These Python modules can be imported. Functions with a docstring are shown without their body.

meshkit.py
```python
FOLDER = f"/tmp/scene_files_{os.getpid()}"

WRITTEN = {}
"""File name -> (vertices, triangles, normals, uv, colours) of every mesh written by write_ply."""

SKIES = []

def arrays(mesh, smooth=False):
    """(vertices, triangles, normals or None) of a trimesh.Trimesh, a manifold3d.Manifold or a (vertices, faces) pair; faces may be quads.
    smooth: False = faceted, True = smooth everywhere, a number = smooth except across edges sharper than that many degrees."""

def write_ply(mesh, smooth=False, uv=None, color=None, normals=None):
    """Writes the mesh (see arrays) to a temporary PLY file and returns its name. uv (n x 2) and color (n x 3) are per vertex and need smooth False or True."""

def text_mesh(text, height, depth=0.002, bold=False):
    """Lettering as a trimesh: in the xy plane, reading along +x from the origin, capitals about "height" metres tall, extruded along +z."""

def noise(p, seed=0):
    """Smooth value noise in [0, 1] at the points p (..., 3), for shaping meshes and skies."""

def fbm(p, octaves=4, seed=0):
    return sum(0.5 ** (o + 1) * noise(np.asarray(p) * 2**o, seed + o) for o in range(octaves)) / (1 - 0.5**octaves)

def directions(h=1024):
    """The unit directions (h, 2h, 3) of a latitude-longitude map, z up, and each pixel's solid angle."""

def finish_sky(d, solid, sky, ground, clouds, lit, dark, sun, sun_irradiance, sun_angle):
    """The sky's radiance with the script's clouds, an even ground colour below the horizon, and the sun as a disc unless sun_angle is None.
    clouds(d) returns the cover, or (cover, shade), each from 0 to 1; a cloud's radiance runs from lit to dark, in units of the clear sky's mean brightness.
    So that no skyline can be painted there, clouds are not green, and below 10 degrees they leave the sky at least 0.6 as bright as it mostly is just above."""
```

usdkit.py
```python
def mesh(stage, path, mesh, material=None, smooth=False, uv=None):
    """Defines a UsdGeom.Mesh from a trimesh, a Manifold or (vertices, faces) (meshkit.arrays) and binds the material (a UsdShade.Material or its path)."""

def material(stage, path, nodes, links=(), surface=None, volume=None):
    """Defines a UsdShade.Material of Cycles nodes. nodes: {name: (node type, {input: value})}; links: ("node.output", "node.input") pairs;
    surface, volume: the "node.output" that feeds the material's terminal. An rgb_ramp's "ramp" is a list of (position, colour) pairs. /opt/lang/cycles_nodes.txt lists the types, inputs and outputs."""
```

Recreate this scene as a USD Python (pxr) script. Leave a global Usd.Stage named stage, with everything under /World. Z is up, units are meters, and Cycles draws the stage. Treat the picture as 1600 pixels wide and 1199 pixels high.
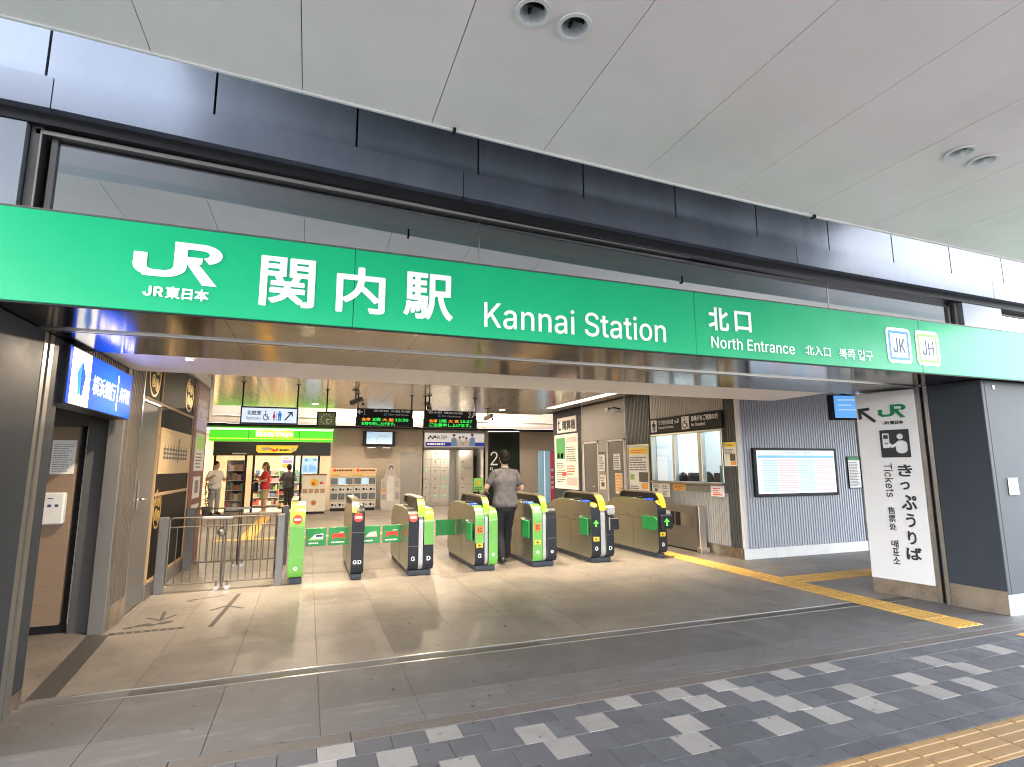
import glob, math, random
import numpy as np, trimesh, manifold3d
import shapely
from shapely import affinity
from shapely.geometry import Polygon, LineString, Point, box as sbox, MultiPolygon
from shapely.ops import unary_union
from pxr import Usd, UsdGeom, UsdLux, UsdShade, Gf, Sdf
import usdkit
from meshkit import fbm

stage = Usd.Stage.CreateInMemory()
UsdGeom.SetStageUpAxis(stage, 'Z')
UsdGeom.SetStageMetersPerUnit(stage, 1.0)
UsdGeom.Xform.Define(stage, '/World')
UsdGeom.Scope.Define(stage, '/World/Looks')
random.seed(7)
rng = np.random.default_rng(7)

# ------------------------------------------------------------------ camera, sky, sun, exposure
EXPO = 3.38
LUM = 2.0 ** -EXPO            # radiance that shows as white at this exposure
YAW, PITCH, ROLL, FOCAL = 0.352287573, 0.149588031, -0.00395424513, 859.75 / 1600.0
cam = UsdGeom.Camera.Define(stage, '/World/camera')
cam.CreateHorizontalApertureAttr(36.0)
cam.CreateVerticalApertureAttr(36.0 * 767 / 1024)
cam.CreateFocalLengthAttr(36.0 * FOCAL)
cam.CreateClippingRangeAttr(Gf.Vec2f(0.05, 2000))
cam.CreateExposureAttr(EXPO)
_f = np.array([math.sin(YAW) * math.cos(PITCH), math.cos(YAW) * math.cos(PITCH), math.sin(PITCH)])
_r = np.array([math.cos(YAW), -math.sin(YAW), 0.0]); _u = np.cross(_r, _f)
_r2 = math.cos(ROLL) * _r + math.sin(ROLL) * _u; _u2 = -math.sin(ROLL) * _r + math.cos(ROLL) * _u
_m = np.eye(4); _m[0, :3] = _r2; _m[1, :3] = _u2; _m[2, :3] = -_f; _m[3, :3] = (0, 0, 1.5)
UsdGeom.Xformable(cam).AddTransformOp().Set(Gf.Matrix4d(*_m.ravel().tolist()))

SUN_DIR = np.array([0.50, 0.55, 1.0]); SUN_DIR /= np.linalg.norm(SUN_DIR)
ELEV, ROT = math.asin(SUN_DIR[2]), math.atan2(SUN_DIR[0], SUN_DIR[1])
skymat = usdkit.material(stage, '/World/Looks/sky_look', {
    'sky': ('sky_texture', {'sky_type': 'single_scattering', 'sun_disc': False, 'sun_elevation': ELEV, 'sun_rotation': ROT,
                            'aerosol_density': 2.0, 'air_density': 1.0}),
    'tc': ('texture_coordinate', {}), 'mp': ('mapping', {'scale': (1.0, 1.0, 2.2)}),
    'cn': ('noise_texture', {'scale': 2.6, 'detail': 7.0, 'roughness': .58, 'distortion': .3}),
    'cr': ('rgb_ramp', {'ramp': [(.34, (.35, .35, .35)), (.62, (1, 1, 1))]}),
    'wh': ('hsv', {'saturation': .12, 'value': 1.55}), 'mx': ('mix_color', {'blend_type': 'mix'}),
    'bg': ('background_shader', {'strength': 0.13})},
    [('tc.generated', 'mp.vector'), ('mp.vector', 'cn.vector'), ('cn.fac', 'cr.fac'), ('cr.color', 'mx.fac'), ('sky.color', 'wh.color'), ('sky.color', 'mx.a'), ('wh.color', 'mx.b'), ('mx.result', 'bg.color')], surface='bg.background')
dome = UsdLux.DomeLight.Define(stage, '/World/sky')
UsdShade.MaterialBindingAPI.Apply(dome.GetPrim()).Bind(skymat)
dome.GetPrim().SetCustomDataByKey('kind', 'structure')
sun = UsdLux.DistantLight.Define(stage, '/World/sun')
sun.CreateIntensityAttr(1.1); sun.CreateAngleAttr(0.53); sun.CreateNormalizeAttr(True)
sun.CreateColorAttr(Gf.Vec3f(1.0, 0.95, 0.87))
_z = SUN_DIR; _x = np.cross([0, 0, 1.0], _z); _x /= np.linalg.norm(_x); _y = np.cross(_z, _x)
_m = np.eye(4); _m[0, :3] = _x; _m[1, :3] = _y; _m[2, :3] = _z
UsdGeom.Xformable(sun).AddTransformOp().Set(Gf.Matrix4d(*_m.ravel().tolist()))

# ------------------------------------------------------------------ helpers: scene tree
OFF = {}
_count = {}
def numbered(path):
    n = _count.get(path, 0); _count[path] = n + 1
    return path if n == 0 else '%s_%03d' % (path, n)
def tag(p, label=None, cat=None, group=None, kind=None):
    for k, v in (('label', label), ('category', cat), ('group', group), ('kind', kind)):
        if v: p.SetCustomDataByKey(k, v)
    return p
def thing(name, label=None, cat=None, loc=(0, 0, 0), rotz=0, group=None, kind=None):
    path = numbered('/World/' + name)
    x = UsdGeom.Xform.Define(stage, path)
    x.AddTranslateOp().Set(Gf.Vec3d(*map(float, loc)))
    if rotz: x.AddRotateZOp().Set(math.degrees(rotz))
    OFF[path] = (np.array(loc, float), rotz)
    tag(x.GetPrim(), label, cat, group, kind)
    return path
def obj(name, mesh, mat, parent='/World', smooth=False, label=None, kind=None, world=True):
    """one Mesh prim; geometry given in world coordinates unless world=False"""
    path = numbered(parent + '/' + name)
    if isinstance(mesh, list): mesh = trimesh.util.concatenate([m for m in mesh if m is not None])
    if hasattr(mesh, 'to_mesh'):
        mm = mesh.to_mesh(); mesh = trimesh.Trimesh(mm.vert_properties[:, :3], mm.tri_verts, process=False)
    top = '/'.join(parent.split('/')[:3])
    if world and top in OFF:
        o, rz = OFF[top]
        v = np.array(mesh.vertices) - o
        if rz:
            c, s = math.cos(-rz), math.sin(-rz); v = v @ np.array([[c, s, 0], [-s, c, 0], [0, 0, 1]])
        mesh = trimesh.Trimesh(v, mesh.faces, process=False)
    usdkit.mesh(stage, path, mesh, '/World/Looks/' + mat, smooth=smooth)
    p = stage.GetPrimAtPath(path)
    tag(p, label, None, None, kind)
    return path
def dup(src, loc, rotz=0, label=None, group=None):
    sp = stage.GetPrimAtPath(src); cd = sp.GetCustomData()
    base = src.rsplit('_', 1)[0] if src[-3:].isdigit() else src
    path = numbered(base)
    x = UsdGeom.Xform.Define(stage, path)
    x.GetPrim().GetReferences().AddInternalReference(src)
    x.ClearXformOpOrder(); x.AddTranslateOp(opSuffix='copy').Set(Gf.Vec3d(*map(float, loc)))
    if rotz: x.AddRotateZOp(opSuffix='copy').Set(math.degrees(rotz))
    x.GetPrim().SetInstanceable(True)
    tag(x.GetPrim(), label or cd['label'], cd['category'], group or cd.get('group'))
    return path

# ------------------------------------------------------------------ helpers: shapes
def B(x0, x1, y0, y1, z0, z1, r=0.0):
    x0, x1 = sorted((x0, x1)); y0, y1 = sorted((y0, y1)); z0, z1 = sorted((z0, z1))
    if r <= 0:
        m = trimesh.creation.box([x1 - x0, y1 - y0, z1 - z0])
        m.apply_translation([(x0 + x1) / 2, (y0 + y1) / 2, (z0 + z1) / 2]); return m
    r = min(r, (x1 - x0) / 2.1, (y1 - y0) / 2.1, (z1 - z0) / 2.1)
    pts = []
    for a, (sx, ix) in enumerate(((x0, 1), (x1, -1))):
        for sy, iy in ((y0, 1), (y1, -1)):
            for sz, iz in ((z0, 1), (z1, -1)):
                pts += [(sx + ix * r, sy + iy * r, sz), (sx + ix * r, sy, sz + iz * r), (sx, sy + iy * r, sz + iz * r)]
    return trimesh.convex.convex_hull(np.array(pts))
def tube(pts, r, n=8):
    out = []
    for a, b in zip(pts[:-1], pts[1:]):
        a, b = np.array(a, float), np.array(b, float)
        if np.linalg.norm(b - a) < 1e-6: continue
        out.append(trimesh.creation.cylinder(radius=r, segment=[a, b], sections=n))
    for p in pts[1:-1]:
        s = trimesh.creation.icosphere(1, r); s.apply_translation(p); out.append(s)
    return trimesh.util.concatenate(out)
def _polys(g):
    if g.is_empty: return []
    return [p for p in getattr(g, 'geoms', [g]) if p.geom_type == 'Polygon' and p.area > 1e-9]
def extr(g, h):
    ms = [trimesh.creation.extrude_polygon(p, h, engine='earcut') for p in _polys(g)]
    return trimesh.util.concatenate(ms)
def ext_x(g, x0, x1):
    m = extr(g, x1 - x0); v = m.vertices
    return trimesh.Trimesh(np.c_[x0 + v[:, 2], v[:, 0], v[:, 1]], m.faces, process=False)
def ext_y(g, y0, y1):
    m = extr(g, y1 - y0); v = m.vertices
    return trimesh.Trimesh(np.c_[v[:, 0], y1 - v[:, 2], v[:, 1]], m.faces, process=False)
def ext_z(g, z0, z1):
    m = extr(g, z1 - z0); m.apply_translation([0, 0, z0]); return m
class Plane:
    """a flat face: origin O, right R, up U, outward N; decals are laid on it"""
    def __init__(s, O, R, U):
        s.O, s.R, s.U = (np.array(a, float) for a in (O, R, U)); s.N = np.cross(s.R, s.U)
    def put(s, g, t=0.002, lift=0.0):
        m = g if isinstance(g, trimesh.Trimesh) else extr(g, t)
        v = m.vertices
        return trimesh.Trimesh(s.O + v[:, :1] * s.R + v[:, 1:2] * s.U + (v[:, 2:3] + lift) * s.N, m.faces, process=False)
def front(x, y, z): return Plane((x, y, z), (1, 0, 0), (0, 0, 1))          # faces -y
def rightwall(x, y, z): return Plane((x, y, z), (0, -1, 0), (0, 0, 1))      # faces -x
def leftwall(x, y, z): return Plane((x, y, z), (0, 1, 0), (0, 0, 1))        # faces +x
def floorp(x, y, z): return Plane((x, y, z), (1, 0, 0), (0, 1, 0))
def rrect(x0, y0, x1, y1, r): return sbox(x0 + r, y0 + r, x1 - r, y1 - r).buffer(r, quad_segs=5)

FONTS = {}
def font(kind, px, weight=400):
    from PIL import ImageFont
    k = (kind, px, weight)
    if k not in FONTS:
        fn = {'cjk': 'Noto Sans CJK Regular.woff2', 'lat': 'Inter.woff2'}[kind]
        f = ImageFont.truetype(glob.glob('/opt/blender-*/*/datafiles/fonts/' + fn)[0], px)
        if kind == 'lat':
            try: f.set_variation_by_axes([14, weight])
            except Exception: pass
        FONTS[k] = f
    return FONTS[k]
_tc = {}
def glyphs(text, kind='cjk', bold=0, px=100, weight=400):
    """outline of the lettering, in em units"""
    k = (text, kind, bold, px, weight)
    if k in _tc: return _tc[k]
    from PIL import Image, ImageDraw
    f = font(kind, px, weight)
    x0, y0, x1, y1 = f.getbbox(text, anchor='ls', stroke_width=bold)
    im = Image.new('L', (x1 - x0 + 8, y1 - y0 + 8))
    ImageDraw.Draw(im).text((4 - x0, 4 - y0), text, 255, font=f, anchor='ls', stroke_width=bold)
    on = np.pad(np.asarray(im) > 127, ((0, 0), (1, 1))).astype(np.int8)
    rows, st = np.nonzero(np.diff(on, axis=1) == 1); en = np.nonzero(np.diff(on, axis=1) == -1)[1]
    g = shapely.union_all(shapely.box(st, -rows - 1, en, -rows)).buffer(0.7, quad_segs=3).buffer(-0.7, quad_segs=3).simplify(0.55)
    g = affinity.scale(g, 1 / px, 1 / px, origin=(0, 0))
    _tc[k] = g; return g
def fit(g, x0, y0, x1, y1):
    """stretch to a box"""
    a, b, c, d = g.bounds
    return affinity.affine_transform(g, [(x1 - x0) / (c - a), 0, 0, (y1 - y0) / (d - b), x0 - a * (x1 - x0) / (c - a), y0 - b * (y1 - y0) / (d - b)])
def fith(g, x0, y0, h, align='l'):
    a, b, c, d = g.bounds; s = h / (d - b); w = (c - a) * s
    x = x0 - (w / 2 if align == 'c' else w if align == 'r' else 0)
    return fit(g, x, y0, x + w, y0 + h)
def cut(g, region): return g.intersection(region)
def lines(x0, y0, x1, y1, n, fill=0.5, seed=1, ragged=0.35):
    """rows of small print"""
    r = random.Random(seed); out = []; dy = (y1 - y0) / n
    for i in range(n):
        x = x0; end = x1 - (x1 - x0) * ragged * r.random()
        while x < end:
            w = min((x1 - x0) * r.uniform(.08, .3), end - x)
            out.append(sbox(x, y0 + i * dy, x + w, y0 + (i + fill) * dy)); x += w + (x1 - x0) * .03
    return unary_union(out)
def arrow(x0, y0, x1, y1, w, head=2.2):
    """an arrow with an open head"""
    a, b = np.array([x0, y0]), np.array([x1, y1]); d = (b - a) / np.linalg.norm(b - a); n = np.array([-d[1], d[0]]); h = w * head
    shaft = LineString([a, b - d * w * .5]).buffer(w / 2, cap_style='flat')
    tip = LineString([b - d * h + n * h, b, b - d * h - n * h]).buffer(w / 2, cap_style='flat', join_style='mitre')
    return unary_union([shaft, tip])
def arc(cx, cy, r, a0, a1, n=10):
    return [(cx + r * math.cos(math.radians(a0 + (a1 - a0) * i / n)), cy + r * math.sin(math.radians(a0 + (a1 - a0) * i / n))) for i in range(n + 1)]
def jr_logo():
    p = [(.075, .66), (.075, .36)] + arc(.235, .36, .16, 180, 270, 8) + [(.34, .20)] + arc(.34, .40, .20, 270, 360, 8) + [(.54, .91), (.80, .91)] + arc(.80, .745, .165, 90, -90, 10) + [(.66, .58), (.93, .05)]
    j = LineString(p[:-3]).buffer(.078, cap_style='flat', join_style='mitre', mitre_limit=3)
    leg = Polygon([(.575, .58), (.72, .58), (1.0, 0.0), (.82, 0.0)])
    bar = sbox(.60, .505, .80, .655)
    return unary_union([j, leg, bar])
def man_sign(): # restroom figure, 1 high
    return unary_union([Point(.5, .9).buffer(.1), rrect(.3, .42, .7, .78, .06), sbox(.35, 0, .48, .45), sbox(.52, 0, .65, .45)])
def woman_sign():
    return unary_union([Point(.5, .9).buffer(.1), Polygon([(.4, .78), (.6, .78), (.78, .32), (.22, .32)]), sbox(.38, 0, .48, .33), sbox(.52, 0, .62, .33)])
def wheelchair():
    ring = LineString(arc(.42, .32, .27, 80, 370, 24)).buffer(.045, cap_style='flat')
    body = LineString([(.42, .82), (.44, .45), (.72, .45), (.84, .12), (.95, .14)]).buffer(.045, cap_style='flat')
    return unary_union([ring, body, LineString([(.43, .64), (.68, .64)]).buffer(.04), Point(.42, .93).buffer(.075)])

# ------------------------------------------------------------------ materials
def M(name, col, rough=.5, metal=0, var=.08, scale=5., bump=0., bscale=60., emit=0., rnd=0., coat=0., stretch=None, spec=None, detail=4., dirt=None, rvar=0., spots=None):
    """procedural principled look: noise-mottled colour, fine relief, optional tone per object and stains"""
    col = np.array(col, float)
    n = {'g': ('geometry', {}), 'n': ('noise_texture', {'scale': scale, 'detail': detail, 'roughness': .6}),
         'r': ('rgb_ramp', {'ramp': [(.25, tuple(col * (1 - var))), (.75, tuple(np.minimum(col * (1 + var), 1)))]}),
         'p': ('principled_bsdf', {'roughness': rough, 'metallic': metal})}
    L = [('n.fac', 'r.fac')]
    src = 'g.position'
    if stretch is not None:
        n['map'] = ('mapping', {'scale': stretch}); L.append(('g.position', 'map.vector')); src = 'map.vector'
    L.append((src, 'n.vector'))
    c = 'r.color'
    if dirt is not None:
        dcol, dscale, lo, hi = dirt
        n['dn'] = ('noise_texture', {'scale': dscale, 'detail': 6., 'roughness': .65, 'distortion': .4}); L.append((src, 'dn.vector'))
        n['dr'] = ('rgb_ramp', {'ramp': [(lo, (0, 0, 0)), (hi, (1, 1, 1))]}); L.append(('dn.fac', 'dr.fac'))
        n['dm'] = ('mix_color', {'blend_type': 'mix', 'b': dcol}); L += [('dr.color', 'dm.fac'), (c, 'dm.a')]; c = 'dm.result'
    if spots is not None:
        n['vo'] = ('voronoi_texture', {'dimensions': '2D', 'scale': spots[0]}); n['vr'] = ('rgb_ramp', {'ramp': [(0, (.75, .75, .75)), (spots[1] * .8, (.7, .7, .7)), (spots[1], (0, 0, 0))]})
        n['vm'] = ('mix_color', {'blend_type': 'mix', 'b': tuple(col * .35)}); L += [('g.position', 'vo.vector'), ('vo.distance', 'vr.fac'), ('vr.color', 'vm.fac'), (c, 'vm.a')]; c = 'vm.result'
    if rnd:
        n['oi'] = ('object_info', {}); n['mr'] = ('map_range', {'to_min': 1 - rnd, 'to_max': 1 + rnd}); n['hs'] = ('hsv', {})
        L += [('oi.random', 'mr.value'), ('mr.result', 'hs.value'), (c, 'hs.color')]; c = 'hs.color'
    L.append((c, 'p.base_color'))
    if rvar:
        n['rr'] = ('map_range', {'from_min': .3, 'from_max': .7, 'to_min': rough - rvar, 'to_max': rough + rvar}); L += [('n.fac', 'rr.value'), ('rr.result', 'p.roughness')]
    if bump:
        n['bn'] = ('noise_texture', {'scale': bscale, 'detail': 3.}); n['b'] = ('bump', {'strength': .6, 'distance': bump})
        L += [(src, 'bn.vector'), ('bn.fac', 'b.height'), ('b.normal', 'p.normal')]
    if emit:
        n['p'][1]['emission_strength'] = emit * LUM; L.append((c, 'p.emission_color'))
    if coat: n['p'][1]['coat_weight'] = coat; n['p'][1]['coat_roughness'] = .08
    if spec is not None: n['p'][1]['specular_ior_level'] = spec
    usdkit.material(stage, '/World/Looks/' + name, n, L, surface='p.BSDF')
def glass(name, tint=(.9, .93, .93), ior=1.5, rough=0.0):
    usdkit.material(stage, '/World/Looks/' + name, {
        'lw': ('layer_weight', {'blend': .5}), 'pw': ('math', {'math_type': 'power', 'value2': 5.0}), 'f': ('map_range', {'to_min': ((ior - 1) / (ior + 1)) ** 2 * 2, 'to_max': 1.0}), 't': ('transparent_bsdf', {'color': tint}), 'gl': ('glossy_bsdf', {'color': (.95, .97, 1), 'roughness': rough}),
        'm': ('mix_closure', {})}, [('lw.facing', 'pw.value1'), ('pw.value', 'f.value'), ('f.result', 'm.fac'), ('t.BSDF', 'm.closure1'), ('gl.BSDF', 'm.closure2')], surface='m.closure')
# looks ---------------------------------------------------------------------------------------------
M('asphalt', (.055, .055, .058), .85, var=.25, scale=40, bump=.003, bscale=300)
M('tile_dark', (.108, .112, .124), .6, spots=(2.6, .035), var=.24, scale=30, bump=.0012, bscale=220, rnd=.12, rvar=.1, dirt=((.15, .153, .16), 3., .5, .75))
M('tile_light', (.345, .325, .31), .65, spots=(3.2, .04), var=.3, scale=160, bump=.001, bscale=320, rnd=.1, dirt=((.25, .235, .23), 4., .5, .8))
M('granite_kerb', (.135, .118, .108), .55, var=.25, scale=90, bump=.0008, bscale=250, rnd=.1, dirt=((.09, .085, .08), 3, .5, .75))
M('granite_grey', (.108, .104, .103), .6, spots=(2.2, .03), var=.18, scale=70, bump=.0008, bscale=200, rnd=.09, dirt=((.15, .148, .148), 2.6, .48, .7))
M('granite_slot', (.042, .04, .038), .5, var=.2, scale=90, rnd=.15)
M('threshold_stone', (.128, .124, .122), .6, spots=(2.4, .035), var=.2, scale=80, bump=.001, bscale=180, rnd=.05, stretch=(1, 5, 1), dirt=((.18, .18, .18), 3., .5, .7))
M('slab', (.205, .184, .160), .45, spots=(1.6, .025), var=.16, scale=26, bump=.0008, bscale=120, rnd=.03, rvar=.1, dirt=((.115, .104, .094), 1.15, .42, .68))
M('grout', (.085, .08, .076), .8)
M('floor_joint', (.10, .094, .088), .8)
M('tactile', (.68, .41, .095), .6, var=.1, scale=30, rnd=.07, dirt=((.42, .26, .09), 6., .5, .8))
M('tactile_stone', (.40, .25, .115), .65, var=.16, scale=120, rnd=.08, bump=.0006, bscale=200)
M('canopy_white', (.90, .815, .80), .34, var=.02, scale=1.2, rnd=.02, dirt=((.78, .71, .70), .55, .45, .75), rvar=.06)
M('trim_white', (.75, .75, .74), .4)
M('fascia_blue', (.125, .142, .175), .3, metal=.25, var=.06, scale=2.5, rvar=.06, rnd=.09, stretch=(1, 1, .35), dirt=((.12, .13, .15), 2.2, .5, .8))
M('dark_panel', (.037, .042, .051), .5, var=.1, scale=3, rvar=.05, spec=.15)
M('front_panel', (.040, .046, .053), .5, spec=.3, var=.05, scale=2)
M('pier_panel', (.17, .19, .22), .3, var=.05, scale=2, spec=.7)
M('black_metal', (.014, .014, .016), .5, spec=.2)
M('soffit_steel', (.125, .118, .113), .13, metal=1., var=.05, scale=1.2, rvar=.03, rnd=.06)
M('steel', (.56, .54, .50), .26, metal=1., var=.03, scale=3)
M('steel_dull', (.25, .235, .215), .42, metal=.8, var=.05, scale=3)
M('base_steel', (.34, .28, .22), .34, metal=.9, var=.14, scale=4, rvar=.08)
M('frame_bronze', (.075, .072, .068), .4, metal=.3)
M('sign_green', (.003, .325, .136), .28, var=.05, scale=1.5, spec=.28, rvar=.04)
M('letter_white', (.70, .71, .72), .45, var=.01)
M('ink_black', (.015, .015, .018), .5)
M('ink_navy', (.035, .05, .14), .5)
M('jr_green', (.0, .16, .055), .45)
M('badge_blue', (.01, .22, .60), .45)
M('badge_green', (.20, .40, .05), .45)
M('panel_white', (.64, .62, .61), .42, var=.015, scale=2)
M('wall_pale', (.60, .59, .57), .6)
M('wall_grey', (.30, .295, .285), .5, var=.05, scale=3)
M('wall_warm', (.42, .38, .33), .5, var=.05, scale=3)
M('wall_dark', (.075, .075, .075), .5)
M('void_dark', (.10, .095, .09), .8)
M('rib_blue', (.44, .465, .51), .42, metal=.15, var=.03, scale=3)
M('rib_grey', (.40, .385, .37), .42, metal=.15, var=.03, scale=3)
M('rib_dark', (.06, .066, .064), .45)
M('rib_gap', (.045, .047, .052), .6)
M('rib_brown', (.13, .105, .085), .5)
M('bulkhead', (.90, .86, .845), .55, var=.02)
M('atm_grey_dark', (.22, .215, .20), .4)
M('hall_ceiling_metal', (.88, .85, .82), .16, metal=.6, var=.04, scale=4, stretch=(8, .3, 1), rvar=.04, rnd=.05)
M('rib_taupe', (.13, .112, .095), .5)
M('lamp_warm', (1., .86, .68), .5, emit=9.)
M('cove_warm', (1., .80, .66), .5, emit=4.5)
M('office_lamp', (.86, .95, 1.), .5, emit=5.)
M('reflector_silver', (.80, .80, .81), .32, metal=.45)
M('chrome', (.75, .75, .76), .12, metal=1.)
glass('glass_clear', (.93, .95, .95), 1.45)
glass('glass_transom', (.42, .40, .38), 3.3)

# ground, pavement, station floor ---------------------------------------------------------------------
T = 0.004
obj('ground', B(-220, 220, -260, 200, -.5, -.12), 'asphalt', kind='structure')

pave = thing('pavement', loc=(2.5, 2.5, 0), kind='structure')
obj('paving_bed', B(-9, 16, -9, 3.40, -.12, -.012), 'grout', pave)
LIGHT = {(-1, 3), (-1, 5), (-1, 7), (-1, 10), (-1, 12), (-1, -3), (-1, -6), (0, 0), (0, 2), (0, 6), (0, 8), (0, 17), (0, 21), (0, -6), (0, -4),
         (1, 0), (1, 4), (1, 8), (1, 11), (1, 14), (1, 17), (1, -3), (2, 4), (2, 7), (2, 9), (2, 11), (2, 14), (2, 16), (2, 20)}
TX, TY = .195, .203
def tile_box(row, k, rr):
    x = (1.19 if row % 2 == 0 else 1.2875) + k * TX
    y1 = 3.24 - row * TY; y0 = y1 - TY
    if row == -1: y1 = 3.40
    if row == 4: y0 = 2.318
    g = .0016
    return B(x + g, x + TX - g, y0 + g, y1 - g, -.03, rr.uniform(-.0012, .0012), .0016)
rr = random.Random(3); far = []; ntile = 0
for row in range(-1, 5):
    for k in range(-24, 46):
        b = tile_box(row, k, rr); x = 1.19 + k * TX; y = 3.24 - row * TY
        seen = x > 6.6 - 2.36 * y - .35 + 1.9 * 0 and x > -1.6 and x < 1.95 * y + 1.1 + .35 and ntile < 290
        if (row, k) in LIGHT: obj('light_paving_tile', b, 'tile_light', pave)
        elif seen: obj('dark_paving_tile', b, 'tile_dark', pave); ntile += 1
        else: far.append(b)
obj('outer_paving_tiles', far, 'tile_dark', pave, kind='stuff')
outer = []
for j in range(9):                                        # plain paving nearer than the tactile strip
    for i in range(48):
        outer.append(B(-2 + i * .2 + .002, -2 + i * .2 + .198, 2.012 - (j + 1) * .2 + .002, 2.012 - j * .2 - .002, -.03, 0))
obj('near_paving_tiles', outer, 'tile_dark', pave, kind='stuff')
obj('plaza_sheet', B(-9, 16, -9, .20, -.03, -.004), 'tile_dark', pave)

tac = thing('tactile_strip_plaza', loc=(4, 2.17, 0), kind='structure')
for i in range(24):
    x = 1.55 + i * .302
    t = [B(x + .002, x + .300, 2.018, 2.312, -.02, .001, .002)]
    for j in range(4): t.append(B(x + .012, x + .288, 2.04 + j * .073, 2.075 + j * .073, .0, .006, .003))
    obj('tactile_tile', t, 'tactile_stone', tac)

kerb = thing('kerb_strip', loc=(2.5, 3.46, 0), kind='structure')
x = -6.0
while x < 12:
    w = .9; obj('kerb_stone', B(x + .002, x + w - .002, 3.402, 3.518, -.05, .003, .003), 'granite_kerb', kerb); x += w
for i in range(-8, 22):
    x = .14 + i * .6
    if -7 < x < 12: obj('threshold_stone', B(x + .001, x + .599, 3.523, 3.895, -.05, .0025, .002), 'threshold_stone', kerb)

fl = thing('station_floor', loc=(2.5, 6, 0), kind='structure')
obj('floor_bed', B(-9, 14, 3.90, 27, -.12, -.004), 'floor_joint', fl)
def slab(x0, x1, y0, y1, mat, name, z=0.0):
    obj(name, B(x0 + .0013, x1 - .0013, y0 + .0013, y1 - .0013, -.04, z, .0013), mat, fl)
for i in range(-5, 16):
    x = .14 + i * .6
    slab(x, x + .6, 3.90, 4.545, 'granite_grey', 'outer_slab', .0)
for i in range(-3, 11):
    x = .14 + i * .6
    if -1.9 < x < 5.7: obj('shutter_slot_stone', B(x + .002, x + .598, 4.562, 4.69, -.04, -.003), 'granite_slot' if (-1.4 < x < -.2 or .4 < x < 1.6 or 2.2 < x < 2.5 or x > 3.4) else 'granite_grey', fl)
for y in (4.546, 4.692): obj('slot_rail', B(-1.66, 6.55, y, y + .012, -.03, .0025), 'steel', fl)
ny = [4.706, 5.55, 6.75, 7.95, 9.15, 10.35, 11.55]
for a, b in zip(ny[:-1], ny[1:]):
    for i in range(-5, 16):
        x = .14 + i * .6
        slab(x, x + .6, a, b, 'slab', 'floor_slab')
for x_, y_ in ((1.83, 5.2), (1.0, 5.62), (2.7, 6.1), (.62, 4.05), (3.6, 4.2), (4.4, 6.6), (1.05, 3.6), (1.2, 3.72)):
    d_ = trimesh.creation.cylinder(.013, .003, sections=12); d_.apply_translation([x_, y_, .004]); obj('floor_stud', d_, 'granite_slot', fl)
rest = [B(-6 + .6 * i + .002, -6 + .6 * i + .598, 11.552 + 1.2 * j, 11.55 + 1.2 * j + 1.197, -.04, 0) for i in range(28) for j in range(8)]
rest += [B(9.74, 13.5, 3.9, 11.54, -.04, 0), B(-6, -2.862, 3.9, 11.54, -.04, 0)]
obj('far_floor_slabs', rest, 'slab', fl, kind='stuff')

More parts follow.
